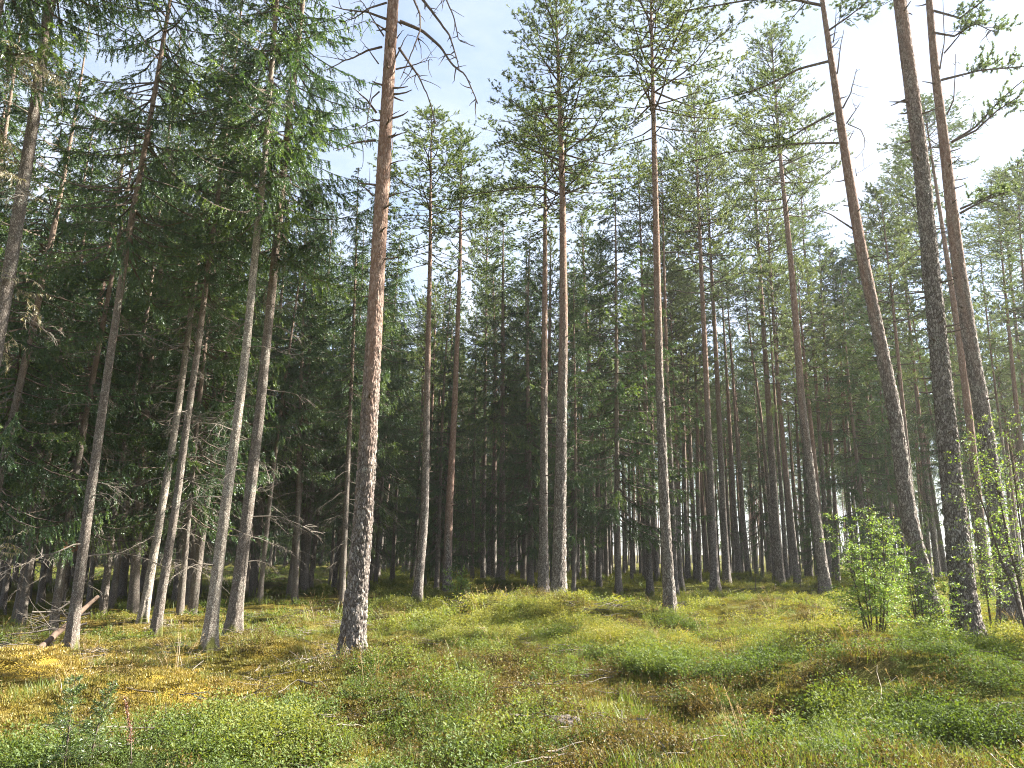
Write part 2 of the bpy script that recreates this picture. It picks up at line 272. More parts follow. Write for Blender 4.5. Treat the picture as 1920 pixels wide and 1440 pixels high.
# ------------------------------------------------------------------ measured trees
# species, pixel points base->up, trunk width px, crown base y px, top (y px if given as ('y',v) else metres), crown radius scale, label
P_, S_ = 'pine', 'spruce'
TREES = [
 (P_, [(657,1252),(683,960),(697,720),(710,480),(738,0)], 41, -170, 20, 1.15, 'thick foreground pine with plated grey base and reddish trunk left of centre', 'hero'),
 (P_, [(1817,1215),(1790,960),(1773,780),(1760,647),(1743,480),(1727,300),(1687,0)], 50, -150, 22, 1.1, 'stout grey plated pine rising from bilberry right of the birch saplings', 'hero'),
 (P_, [(1748,1168),(1700,960),(1677,780),(1650,647),(1615,480),(1590,333),(1570,200),(1540,0)], 38, -60, 19, 1.0, 'curving leaning pine behind birch saplings with long drooping side boughs', 'near'),
 (P_, [(1898,1175),(1868,960),(1843,780),(1820,647),(1794,480),(1770,267),(1753,133),(1742,0)], 42, -60, 20, 1.0, 'stout grey pine at right edge half hidden below by birch leaves', 'near'),
 (P_, [(1048,1137),(1050,960),(1057,600),(1055,367),(1050,200),(1042,0)], 26, 370, 19, 1.4, 'right and thicker trunk of the close pine pair on the central mound', 'near'),
 (P_, [(1019,1130),(1019,960),(1022,480),(1022,400)], 19, 440, ('y',190), 1.2, 'left and thinner trunk of the close pine pair on the central mound', 'near'),
 (P_, [(1257,1162),(1246,960),(1236,700),(1230,433),(1220,0)], 22, 250, 20, 1.45, 'dark straight pine right of centre with thin sunlit right rim', 'near'),
 (P_, [(1267,1128),(1262,960),(1250,680),(1243,400)], 11, 400, 19, .9, 'reddish slim pine directly behind the dark straight pine right of centre', 'mid'),
 (P_, [(782,1130),(797,970),(801,747),(807,480),(808,330)], 17, 490, ('y',205), 1.15, 'slim pine with peeling trunk first to the right of the thick foreground pine', 'mid'),
 (P_, [(838,1117),(842,960),(853,747),(863,480),(864,330)], 16, 510, ('y',240), 1.0, 'orange red slim pine beside the small bright rowan bush', 'mid'),
 (P_, [(773,1107),(783,960),(790,800)], 8, 640, 15, .8, 'thin pine trunk just behind the slim peeling pine', 'mid'),
 (S_, [(938,1098),(942,960),(943,547)], 16, 800, ('y',390), 1.5, 'dark spruce with bare brown trunk left of the close pine pair', 'mid'),
 (S_, [(1160,1113),(1157,960),(1155,500)], 14, 980, ('y',330), 1.6, 'dark spruce with low hanging boughs right of the close pine pair', 'mid'),
 (P_, [(960,1088),(963,960),(966,800)], 11, 700, 17, .8, 'thin trunk first to the right of the bare trunked dark spruce', 'mid'),
 (P_, [(980,1088),(985,960),(988,800)], 8, 700, 17, .8, 'thinner trunk midway between dark spruce and the close pine pair', 'mid'),
 (P_, [(1080,1097),(1077,960),(1075,800)], 9, 640, 17, .8, 'thin pine just right of the close pine pair', 'mid'),
 (P_, [(1095,1082),(1092,960),(1090,800)], 7, 640, 17, .8, 'very thin pine second to the right of the close pine pair', 'mid'),
 (S_, [(1138,1093),(1136,960),(1134,800)], 8, 930, 13, .7, 'young spruce at the left foot of the low boughed dark spruce', 'mid'),
 (P_, [(1219,1117),(1215,960),(1208,650),(1203,500)], 12, 540, ('y',270), .85, 'slim reddish pine immediately left of the dark straight pine', 'mid'),
 (P_, [(1185,1087),(1180,960),(1178,800)], 6, 640, 17, .8, 'hair thin pine between low boughed spruce and slim reddish pine', 'mid'),
 (P_, [(1232,1093),(1226,960),(1222,800)], 8, 640, 17, .8, 'thin pine glimpsed between slim reddish pine and dark straight pine', 'mid'),
 (P_, [(1341,1110),(1335,960),(1323,680),(1315,513),(1308,350)], 16, 560, ('y',180), 1.4, 'brown pine, left of the mid pair between dark pine and birch', 'mid'),
 (P_, [(1364,1105),(1356,960),(1345,713),(1335,530)], 14, 560, ('y',260), 1.3, 'orange lit pine, right of the mid pair between dark pine and birch', 'mid'),
 (P_, [(1387,1098),(1377,960),(1363,713),(1355,580)], 11, 600, 18, .8, 'dark slim pine third in the row right of the dark straight pine', 'mid'),
 (P_, [(1404,1082),(1392,960),(1380,800)], 9, 640, 17, .8, 'thin far pine fourth in the row right of the dark straight pine', 'mid'),
 (P_, [(1465,1102),(1453,960),(1440,747),(1427,547),(1421,450)], 16, 540, ('y',130), 1.4, 'mid distance pine with orange upper trunk left of the twin by the birch', 'mid'),
 (P_, [(1476,1088),(1467,960),(1455,780)], 9, 620, 17, .8, 'thin pine tucked behind the mid distance orange topped pine', 'mid'),
 (P_, [(1549,1118),(1528,960),(1502,747),(1490,580),(1480,467),(1463,300),(1450,133)], 21, 400, ('y',0), 1.35, 'grey pine with crown standing at left edge of the birch saplings', 'near'),
 (P_, [(1557,1112),(1547,960),(1532,747),(1520,580),(1508,467),(1498,300)], 10, 500, ('y',180), .8, 'sunlit slim pine close behind the grey pine by the birch saplings', 'mid'),
 (P_, [(1854,1130),(1836,960),(1817,780),(1800,647),(1775,480),(1753,333),(1730,183),(1707,17)], 22, 40, 19, .9, 'reddish pine with bright rim between the two stout right hand pines', 'near'),
 (P_, [(1990,1135),(1950,800),(1915,480),(1907,300),(1880,150)], 14, 330, 18, .9, 'thin pine leaning out past the right edge of view', 'mid'),
 (P_, [(1912,1092),(1873,780),(1860,680),(1847,563)], 8, 540, 17, .8, 'thin far pine showing right of the stout right edge pine', 'mid'),
 (P_, [(1775,1090),(1745,897),(1723,747),(1703,630)], 10, 600, 17, .8, 'thin orange pine just left of the stout grey plated pine', 'mid'),
 (P_, [(1790,1082),(1760,850),(1740,747),(1720,647)], 7, 560, 18, .8, 'hair thin pine beside the stout grey plated pine', 'mid'),
 (P_, [(1650,1078),(1633,847),(1617,613)], 9, 600, 17, .8, 'left stem of the thin pair left of the curving pine', 'mid'),
 (P_, [(1667,1078),(1647,880),(1627,680)], 8, 620, 17, .8, 'right stem of the thin pair left of the curving pine', 'mid'),
 (P_, [(1612,1080),(1600,947),(1590,813),(1577,680)], 8, 640, 17, .8, 'left stem of thin pine pair rising behind the birch sapling top', 'mid'),
 (P_, [(1630,1080),(1613,913),(1588,713)], 8, 640, 17, .8, 'right stem of thin pine pair rising behind the birch sapling top', 'mid'),
 (P_, [(1455,1085),(1440,913),(1427,780),(1408,647)], 9, 600, 17, .8, 'thin pine left of the mid distance orange topped pine', 'mid'),
 (P_, [(1305,1085),(1300,960),(1293,800)], 9, 650, 17, .8, 'thin pine between dark straight pine and brown mid pair', 'mid'),
 (P_, [(1290,1078),(1286,960),(1282,800)], 7, 650, 17, .8, 'hair thin pine just right of the dark straight pine', 'mid'),
 (P_, [(1762,1106),(1725,800),(1692,480)], 12, 520, ('y',40), 1.4, 'dense crowned pine glimpsed between curving pine and stout plated pine', 'mid'),
 (P_, [(1965,1108),(1925,800),(1880,380)], 13, 480, ('y',10), 1.4, 'dense crowned pine at top right beyond the stout right edge pine', 'mid'),
 (P_, [(1520,1095),(1510,900),(1496,600)], 10, 600, ('y',230), 1.2, 'pine with airy crown just behind the grey pine by the birch', 'mid'),
 (P_, [(1290,1100),(1284,900),(1277,650)], 10, 640, ('y',220), 1.3, 'airy crowned pine right behind the dark straight pine', 'mid'),
 (P_, [(905,1092),(908,900),(910,700)], 9, 720, ('y',330), 1.1, 'pine with pale green crown behind the bare trunked dark spruce', 'mid'),
 # left spruces
 (S_, [(130,1230),(165,960),(200,713),(220,580),(240,450),(283,217)], 25, 470, 18, 1.15, 'thick lichened spruce with leaning dead log behind its foot', 'near'),
 (S_, [(390,1222),(422,960),(447,780),(463,647),(479,473),(500,267),(507,167)], 26, 420, 18, 1.15, 'brightly sunlit pale spruce trunk in the middle of the left stand', 'near'),
 (S_, [(437,1187),(465,960),(487,780),(500,647),(517,480),(533,300),(550,167)], 29, 470, 18.5, 1.25, 'thick grey spruce directly right of the brightly sunlit pale trunk', 'near'),
 (S_, [(290,1199),(330,955),(353,780),(373,647),(390,513),(412,350)], 21, 560, 16.5, 1.1, 'shaded right stem of the crossing spruce pair in the left stand', 'near'),
 (S_, [(267,1170),(303,960),(333,780),(352,640)], 21, 640, 16, 1.0, 'sunlit left stem of the crossing spruce pair in the left stand', 'near'),
 (S_, [(190,1170),(215,960),(233,840),(257,707),(277,580),(287,497)], 16, 480, 17, .95, 'dark spruce just right of the thick lichened spruce', 'near'),
 (S_, [(163,1160),(183,970),(200,830)], 11, 640, 14, .8, 'thin dark spruce half hidden by the thick lichened spruce', 'mid'),
 (S_, [(3,1152),(28,975),(60,847),(78,713)], 14, 720, 16, .9, 'leaning spruce at the left edge behind the fallen branches', 'near'),
 (S_, [(-125,1290),(-60,950),(10,560),(60,250),(95,0)], 46, -60, 20, 1.0, 'large rough spruce trunk slanting across the top left corner', 'near'),
 (S_, [(-300,1340),(-90,480),(-20,110),(0,0)], 46, 100, 20, 1.0, 'spruce trunk cut off by the top left corner of view', 'near'),
 (S_, [(358,1092),(368,960),(378,800)], 12, 700, 15, .9, 'shadowy spruce far behind between the crossing pair and pale trunk', 'mid'),
 (S_, [(570,1114),(583,960),(595,800)], 13, 760, 16, 1.0, 'left trunk of the dark spruce pair left of the thick foreground pine', 'mid'),
 (S_, [(581,1108),(597,960),(612,800)], 10, 760, 16, 1.0, 'right trunk of the dark spruce pair left of the thick foreground pine', 'mid'),
 (S_, [(620,1096),(628,960),(636,800)], 8, 800, 15, .9, 'thin spruce close to the left side of the thick foreground pine', 'mid'),
 (S_, [(735,1096),(742,960),(750,800)], 9, 860, 15, 1.0, 'dark spruce just right of the thick foreground pine', 'mid'),
 (S_, [(885,1090),(888,960),(890,800)], 9, 860, 15, .9, 'dark spruce behind the small bright rowan bush', 'mid'),
]
def base_dist(sp, pts, w):
    x, y = pts[0]; v = ray(x, y); dn = -v[2] / math.hypot(v[0], v[1])
    dflat = CAM_Z / max(dn, .02)
    dbh = .32 if sp == P_ else .28
    vx = ray(x, 1040); dw = dbh * FPX / w / max(vx[1] ** 2, .6)
    return float(np.clip(min(dflat, 60) ** .65 * dw ** .35, dw * .62, dw * 1.4))
ANCH = []
for t in TREES:
    d = base_dist(t[0], t[1], t[2])
    if t[2] < 10: d = min(d, 42)
    ANCH.append((*at_dist(*t[1][0], d), d))
ANCH = np.array(ANCH)

# ------------------------------------------------------------------ terrain
MOUNDS = [  # px, py of the top, distance, height, radius x, radius y
 (1060,1155,16.5,.60,2.8,1.5),(900,1190,14.5,.14,1.6,.8),(290,1285,9.6,.32,.75,.45),(150,1250,11.2,.30,.8,.5),(520,1212,12.6,.34,.7,.5),(235,1215,12.4,.24,.6,.4),
 (20,1240,11.0,.32,.5,.4),(430,1200,13.2,.22,.6,.4),(600,1180,14.5,.16,.6,.5),(760,1150,17,.15,1.6,.6),(1640,1250,11.4,.34,1.5,.7),(1760,1310,9.4,.36,1.2,.7),(1500,1300,9.6,.26,1.0,.5),
 (1300,1205,13.6,.2,1.6,.7),(1820,1240,11.5,.18,1.2,.7),(700,1360,8.2,.12,.7,.5),(480,1400,7.4,.14,1.0,.6),(1150,1330,8.8,.10,.8,.5),(1450,1130,20,.2,2.5,1.0),(690,1290,10.4,.1,.6,.4)]
_mp = [(*(at_dist(px, py, d)[:2]), h, rx, ry) for px, py, d, h, rx, ry in MOUNDS]
def ground(x, y):
    x = np.atleast_1d(np.asarray(x, float)); y = np.atleast_1d(np.asarray(y, float)); out = np.zeros_like(x)
    for s in range(0, len(x), 40000):
        X = x[s:s + 40000]; Y = y[s:s + 40000]; d = np.hypot(X, Y)
        num = np.zeros_like(X); den = np.full_like(X, .05)
        for ax, ay, az, ad in ANCH:
            sg = 1.0 + .10 * ad
            w = np.exp(-((X - ax) ** 2 + (Y - ay) ** 2) / (2 * sg * sg)); num += w * az; den += w
        z = num / den
        z = z * sstep(3, 8, d)
        fall = 1 - sstep(60, 160, d) * .6
        z += (perlin2(X, Y, 5.0, 1.3) * .18 + perlin2(X, Y, 2.3, 7.7) * .26 + perlin2(X, Y, 1.15, 5.7) * .12 + np.abs(perlin2(X, Y, .8, 3.1)) * .13 - .04) * fall * sstep(2, 5, d)
        for mx_, my_, h, rx, ry in _mp:
            b = math.atan2(mx_, my_); u = (X - mx_) * math.cos(b) - (Y - my_) * math.sin(b); v = (X - mx_) * math.sin(b) + (Y - my_) * math.cos(b)
            z += h * 1.1 * np.exp(-((u / rx) ** 2 + (v / ry) ** 2))
        z += 1.5 * sstep(90, 260, d) + 2.5 * perlin2(X, Y, 90, .5) * sstep(90, 200, d)
        out[s:s + 40000] = z
    return out
_ground0 = ground
_res = ANCH[:, 2] - _ground0(ANCH[:, 0], ANCH[:, 1])
def ground(x, y):
    x = np.atleast_1d(np.asarray(x, float)); y = np.atleast_1d(np.asarray(y, float)); z = _ground0(x, y); num = np.zeros_like(x); den = np.zeros_like(x)
    for (ax, ay, az, ad), e in zip(ANCH, _res):
        if ad > 34: continue
        w = np.exp(-((x - ax) ** 2 + (y - ay) ** 2) / (2 * (.55 + .025 * ad) ** 2)); num += w * e; den += w
    return z + num / np.maximum(1, den)
def gz(x, y): return float(ground([x], [y])[0])
def ground_at(px, py, lift=0.0):
    """first point of the pixel's ray on the ground"""
    v = ray(px, py); t = np.linspace(3, 90, 3000); P = np.array([0, 0, CAM_Z]) + v * t[:, None]
    g = ground(P[:, 0], P[:, 1]); k = np.argmax(P[:, 2] <= g + lift)
    return P[k] if P[k, 2] <= g[k] + lift else at_dist(px, py, 40)

# zones of ground cover, as soft patches on the ground
def zone(px, py, blobs):
    o = np.zeros_like(px)
    for cx, cy_, rx, ry, w in blobs:
        o = np.maximum(o, w * np.exp(-(((px - cx) / rx) ** 2 + ((py - cy_) / ry) ** 2) ** 1.5))
    return o
MOSS_Z = [(180,1235,420,75,1),(420,1220,260,55,1),(60,1330,180,50,.8),(290,1290,170,35,1.1),(620,1300,120,40,.6),(150,1160,300,40,.7),(560,1150,140,40,.5),(740,1240,120,40,.6)]
BIL_Z = [(520,1400,420,80,1.1),(760,1275,120,38,.9),(620,1345,260,40,.8),(1130,1165,300,70,1),(1650,1290,330,95,1.1),(1800,1340,300,110,1),(1330,1205,260,60,1),(1700,1200,420,60,1),
 (1400,1110,600,45,1),(1000,1110,300,40,.8),(590,1185,50,30,.9),(100,1420,260,60,.9),(300,1310,90,25,.5),(820,1320,120,40,.5),(860,1420,160,40,.6),(1540,1290,120,50,.9)]
HEATH_Z = [(980,1300,330,75,1.1),(1330,1300,260,70,1.1),(1100,1390,300,60,1),(1420,1190,200,30,.6),(1740,1430,250,40,.8),(850,1235,220,35,.7),(700,1290,80,40,.5),(950,1420,120,40,.5)]
GRASS_Z = [(1480,1430,340,50,1.3),(1320,1390,160,50,.8),(1180,1330,140,60,.5),(620,1190,240,50,.7),(470,1145,260,35,.9),(360,1225,170,45,.8),(800,1165,220,45,.9),(1250,1245,60,25,1),(520,1330,120,30,.5),(1150,1290,120,40,.5),(90,1290,140,40,.5),(60,1180,200,30,.5)]

def polar(nr, r0, r1, na, half):
    r = r0 * (r1 / r0) ** (np.linspace(0, 1, nr))
    a = np.concatenate([np.linspace(-half, half, na), np.linspace(half, 2 * math.pi - half, 70)[1:-1]])
    return r, a
rr, aa = polar(250, .8, 420, 430, R(46))
RR, AA = np.meshgrid(rr, aa, indexing='ij'); GX = (RR * np.sin(AA)).ravel(); GY = (RR * np.cos(AA)).ravel()
GZ = ground(GX, GY)
na = len(aa); i = np.arange(len(rr) - 1)[:, None] * na; j = np.arange(na)[None]; j2 = (j + 1) % na
F = np.stack([i + j, i + j2, i + na + j2, i + na + j], 2).reshape(-1, 4)
gpx, gpy = project(np.stack([GX, GY, GZ], 1)); front = GY > 1
mossy = np.where(front, zone(gpx, gpy, MOSS_Z), .3); greeny = np.where(front, zone(gpx, gpy, BIL_Z), .6)
mb = MB(); mb.add(np.stack([GX, GY, GZ], 1), F[:, ::-1] if False else F, mossy)
jc = np.arange(na); mb.add(np.vstack([np.stack([GX[:na], GY[:na], GZ[:na]], 1), [0, 0, GZ[:na].mean()]]), np.stack([(jc + 1) % na, jc, np.full(na, na)], 1), .3)
m, n, l = newmat('forest_floor')
tcn = n.new('ShaderNodeTexCoord'); nz = n.new('ShaderNodeTexNoise'); nz.inputs['Scale'].default_value = 1.4; nz.inputs['Detail'].default_value = 8; nz.inputs['Roughness'].default_value = .68; l(tcn.outputs['Object'], nz.inputs['Vector'])
nf = n.new('ShaderNodeTexNoise'); nf.inputs['Scale'].default_value = 60; nf.inputs['Detail'].default_value = 4; l(tcn.outputs['Object'], nf.inputs['Vector'])
r1 = ramp(n, [(.3, (.06, .04, .02)), (.45, (.09, .08, .025)), (.6, (.10, .11, .025)), (.75, (.16, .12, .04))]); l(nz.outputs['Fac'], r1.inputs[0])
r2 = ramp(n, [(.3, (.10, .085, .02)), (.5, (.22, .16, .03)), (.7, (.30, .19, .045))]); l(nz.outputs['Fac'], r2.inputs[0])
av = attr(n, 'var'); mxg = n.new('ShaderNodeMix'); mxg.data_type = 'RGBA'; l(av.outputs['Fac'], mxg.inputs[0]); l(r1.outputs[0], mxg.inputs[6]); l(r2.outputs[0], mxg.inputs[7])
mf = n.new('ShaderNodeMix'); mf.data_type = 'RGBA'; mf.blend_type = 'MULTIPLY'; mf.inputs[0].default_value = .8; rf = ramp(n, [(.35, (.5, .45, .4)), (.65, (1.25, 1.25, 1.2))]); l(nf.outputs['Fac'], rf.inputs[0])
l(mxg.outputs[2], mf.inputs[6]); l(rf.outputs[0], mf.inputs[7])
bu = n.new('ShaderNodeBump'); bu.inputs['Distance'].default_value = .03; bu.inputs['Strength'].default_value = 1; l(nf.outputs['Fac'], bu.inputs['Height'])
p = n.new('ShaderNodeBsdfPrincipled'); p.inputs['Roughness'].default_value = 1; p.inputs['Specular IOR Level'].default_value = .05
l(mf.outputs[2], p.inputs['Base Color']); l(bu.outputs[0], p.inputs['Normal']); o_ = n.new('ShaderNodeOutputMaterial'); l(p.outputs[0], o_.inputs[0])
go = obj('forest_floor', mb.mesh('forest_floor', m, True)); go['kind'] = 'structure'; go['label'] = 'hummocky mossy forest floor'

# ------------------------------------------------------------------ the damp forest air
zmin = float(GZ.min()) - 1.0
mbh = MB(); h_ = 425.0; zt = 32.0
mbh.add([(x, y, z) for z in (zmin, zt) for y in (-h_, h_) for x in (-h_, h_)], [(0, 2, 3, 1), (4, 5, 7, 6), (0, 1, 5, 4), (2, 6, 7, 3), (0, 4, 6, 2), (1, 3, 7, 5)])
hm = bpy.data.materials.new('haze'); hm.use_nodes = True; hm.node_tree.nodes.clear()
pv = hm.node_tree.nodes.new('ShaderNodeVolumePrincipled'); ho = hm.node_tree.nodes.new('ShaderNodeOutputMaterial'); hm.node_tree.links.new(pv.outputs[0], ho.inputs['Volume'])
pv.inputs['Color'].default_value = (.96, .98, 1, 1); pv.inputs['Density'].default_value = .0004; pv.inputs['Anisotropy'].default_value = .5
hz_o = obj('haze', mbh.mesh('haze', hm), kind='stuff', label='thin bright haze in the forest air')

# ------------------------------------------------------------------ crowns
def unit(v): return v / (np.linalg.norm(v, axis=-1, keepdims=True) + 1e-9)
def dirv(az, el): return np.array([math.cos(az) * math.cos(el), math.sin(az) * math.cos(el), math.sin(el)])
def bough_path(az, el0, el1, Lb, k=7, wob=.08):
    P = [np.zeros(3)]; a = az
    for q in range(k - 1):
        a += random.gauss(0, wob); e = el0 + (el1 - el0) * (q / (k - 2)) + random.gauss(0, wob)
        P.append(P[-1] + dirv(a, e) * Lb / (k - 1))
    return np.array(P)
def interp(P, s):
    s = np.asarray(s) * (len(P) - 1); i = np.clip(s.astype(int), 0, len(P) - 2); f = (s - i)[:, None]
    return P[i] * (1 - f) + P[i + 1] * f, unit(P[i + 1] - P[i])
def pine_foliage(mb, P, Lb, dens, var0, nl=.068, nw=.018, start=.3, per=40):
    """side twigs ending in needle tufts along a bough"""
    ns_ = max(3, int(Lb * 5.2 * dens)); s = np.sort(rng.uniform(start, 1, ns_)); s[-1] = .98
    B, T = interp(P, s); TB, TD, TL, TV = [], [], [], []
    for q in range(ns_):
        a = math.atan2(T[q, 1], T[q, 0]) + ((1 if q % 2 else -1) * rng.uniform(.3, 1.15) if q < ns_ - 1 else 0); el = math.asin(np.clip(T[q, 2], -1, 1)) * .6 + rng.uniform(-.15, .65)
        D = dirv(a, el); ln = rng.uniform(.22, .72) * (1.15 - .55 * s[q]) * min(1, .35 + Lb * .4)
        mb.needles(B[q:q + 1], D[None], ln, .014, .1, 1)
        kt = max(3, int(ln * 9)); u = np.sort(rng.uniform(.25, 1.0, kt)); u[-1] = 1
        for w in u:
            d2 = unit(D * .8 + rng.normal(0, .55, 3) + np.array([0, 0, .3])); TB.append(B[q] + D * w * ln); TD.append(d2); TL.append(rng.uniform(.08, .19)); TV.append(var0 + rng.normal(0, .1))
    TB, TD, TL, TV = np.array(TB), np.array(TD), np.array(TL), np.array(TV); I = np.repeat(np.arange(len(TB)), per); u = rng.uniform(.0, 1.0, len(I))
    nb = TB[I] + TD[I] * (u * TL[I])[:, None]; nd = unit(TD[I] * .8 + unit(rng.normal(size=(len(I), 3))) * .85)
    mb.needles(nb, nd, nl * rng.uniform(.7, 1.2, len(I)), nw, np.clip(TV[I] + rng.normal(0, .1, len(I)) + .2 * (u > .75), 0, 1))
def pine_crown(seed, Lc=9.0, Rm=1.75, gap=.36, dens=1.0, nl=.068, nw=.018, per=40):
    global rng
    rng = np.random.default_rng(seed); random.seed(seed); mb = MB(); z = 0.0
    while z < Lc - .15:
        t = z / Lc; prof = (.75 + .25 * min(1, t / .18)) * (1 - t ** 1.7) ** .75 + .10
        nb = 3 if t < .1 else random.choice((3, 4, 4, 5)); a0 = random.uniform(0, 6.28)
        if not (t < .2 and random.random() < .25):
            for b in range(nb):
                Lb = Rm * prof * random.uniform(.5, 1.2); az = a0 + b * 6.28 / nb + random.gauss(0, .35)
                e0 = R(-14 + 55 * t) + random.gauss(0, .22); e1 = R(18 + 38 * t) + random.gauss(0, .2)
                P = bough_path(az, e0, e1, Lb, 7, .12) + np.array([0, 0, z + random.uniform(-.14, .14)])
                mb.tube(P, np.linspace(.010 + .009 * Lb, .004, len(P)), 4, .5, 1, False)
                pine_foliage(mb, P, Lb, dens, random.uniform(.25, .65), nl, nw, .25 if t > .25 else .4, per)
        z += gap * random.uniform(.7, 1.3) * (1.15 - .5 * t)
    P = np.array([[0, 0, Lc - .6], [0, 0, Lc + .15]]); pine_foliage(mb, P, .8, 1.2, .6, start=0)
    return mb.mesh('pine_crown', [MAT['pine_needle'], MAT['twig']])
def spruce_crown(seed, Lc=12.0, Rm=2.0, dens=1.0, gapm=1.0, nw=.017, nl=.048, k=34):
    global rng
    rng = np.random.default_rng(seed); random.seed(seed); mb = MB(); z = 0.0
    while z < Lc - .1:
        t = z / Lc; prof = (.75 + .25 * min(1, t / .15)) * (1 - t) ** .72 + .04
        for b in range(random.choice((2, 2, 3))):
            Lb = Rm * prof * random.uniform(.6, 1.15); az = random.uniform(0, 6.28)
            e0 = R(-22 + 45 * t) + random.gauss(0, .12); e1 = R(-4 + 30 * t) + random.gauss(0, .12)
            P = bough_path(az, e0, e1, Lb, 6, .06); P[:, 2] -= .10 * Lb * np.sin(np.linspace(0, math.pi, 6)) * (1 - t); P = P + np.array([0, 0, z])
            mb.tube(P, np.linspace(.010 + .006 * Lb, .003, len(P)), 3, .5, 1, False)
            nt_ = max(4, int(Lb * 18 * dens)); s = rng.uniform(.12, 1, nt_); B, T = interp(P, s); v0 = random.choice((random.uniform(.1, .4), random.uniform(.1, .4), random.uniform(.55, .8)))
            hang = rng.uniform(.5, 2.2) * (1 - t * .6)
            sd_ = np.where(rng.random(nt_) < .5, 1, -1)
            lat = np.stack([-T[:, 1], T[:, 0], np.zeros(nt_)], 1) * sd_[:, None]
            D = unit(T * .7 + lat * rng.uniform(.3, 1, nt_)[:, None] + np.array([0, 0, -1.0]) * (hang * rng.uniform(.5, 1.4, nt_))[:, None])
            ln = rng.uniform(.16, .42, nt_) * (1.2 - .7 * s) * min(1, .45 + .4 * Lb)
            u = np.tile(np.linspace(.02, 1.02, k), nt_); I = np.repeat(np.arange(nt_), k)
            # a shoot sags along its length
            nb = B[I] + D[I] * (u * ln[I])[:, None] + np.array([0, 0, -.35]) * (u ** 2 * ln[I] * hang)[:, None]
            nd = unit(D[I] * .8 + unit(rng.normal(size=(len(I), 3))) * .75)
            mb.needles(nb, nd, nl * rng.uniform(.7, 1.2, len(I)), nw, np.clip(v0 + rng.normal(0, .1, len(I)) + .3 * (u > .82) * (s[I] > .6), 0, 1))
            mb.needles(B, D, ln, .008, .2, 1)
        z += .15 * gapm * random.uniform(.7, 1.3)
    return mb.mesh('spruce_crown', [MAT['spruce_needle'], MAT['twig']])
PINE = [pine_crown(100 + q, Rm=r_, gap=g_, dens=d_) for q, (r_, g_, d_) in enumerate([(2.0, .34, 1.0), (2.25, .38, .95), (1.8, .34, 1.05), (2.1, .40, 1.0), (1.9, .36, 1.0)])]
SPRUCE = [spruce_crown(200 + q, Rm=r_, dens=d_) for q, (r_, d_) in enumerate([(2.3, 1.0), (2.1, 1.05), (2.6, .85), (1.9, 1.0)])]
BROAD = [pine_crown(170, Rm=2.9, gap=.31, dens=1.05, per=34), pine_crown(171, Rm=2.7, gap=.33, dens=1.1, per=34)]
FARC = {'pine': pine_crown(150, Rm=1.8, gap=.5, dens=.6, nl=.11, nw=.036, per=10), 'spruce': spruce_crown(250, Rm=2.0, dens=.6, gapm=1.3, nw=.055, nl=.10, k=10)}
PL, SL = 9.0, 12.0
rng = np.random.default_rng(11); random.seed(11)

def dead_branch(seed, Lb, lich=False):
    """bare drooping branch along +X with fine curved twigs"""
    global rng
    rng = np.random.default_rng(seed); random.seed(seed); mb = MB()
    P = bough_path(0, R(random.uniform(-22, 12)), R(random.uniform(-60, -15)), Lb, 8, .09)
    mb.tube(P, np.linspace(.008 + .004 * Lb, .002, 8), 4, .5, 0, False)
    for q in range(int(9 * Lb) + 5):
        s = random.uniform(.2, 1); B, T = interp(P, np.array([s])); a = math.atan2(T[0, 1], T[0, 0]) + random.choice((-1, 1)) * random.uniform(.5, 1.2)
        Q = bough_path(a, random.uniform(-.8, .2), random.uniform(-1.3, .1), random.uniform(.15, .55) * (1.15 - .5 * s), 5, .2) + B[0]
        mb.tube(Q, np.linspace(.0045, .0018, 5), 3, random.random(), 0, False)
        for _ in range(2):
            s2 = random.uniform(.3, .95); b2, t2 = interp(Q, np.array([s2])); a2 = math.atan2(t2[0, 1], t2[0, 0]) + random.choice((-1, 1)) * random.uniform(.4, 1)
            Q2 = bough_path(a2, -.5, -1.0, random.uniform(.08, .2), 4, .25) + b2[0]; mb.tube(Q2, .0017, 3, random.random(), 0, False)
            if lich:
                k = 14; s3 = rng.uniform(0, 1, k); b3, _t = interp(Q, s3); mb.needles(b3, unit(rng.normal(size=(k, 3)) * .5 + np.array([0, 0, -1.0])), rng.uniform(.03, .09, k), .011, rng.random(k), 1)
    return mb.mesh('dead_branch', [MAT['dead_wood'], MAT['lichen']])
DEADB = [dead_branch(300 + q, L_, q >= 5) for q, L_ in enumerate([.7, .95, 1.2, 1.5, 1.0, 1.1, 1.4])]
rng = np.random.default_rng(12); random.seed(12)
def stub(seed):
    random.seed(seed); mb = MB(); Lb = random.uniform(.12, .38)
    P = bough_path(0, R(10), R(random.uniform(0, 40)), Lb, 4, .15); mb.tube(P, [.022, .015, .012, .006], 5); return mb.mesh('branch_stub', MAT['twig'])
STUB = [stub(400 + q) for q in range(4)]

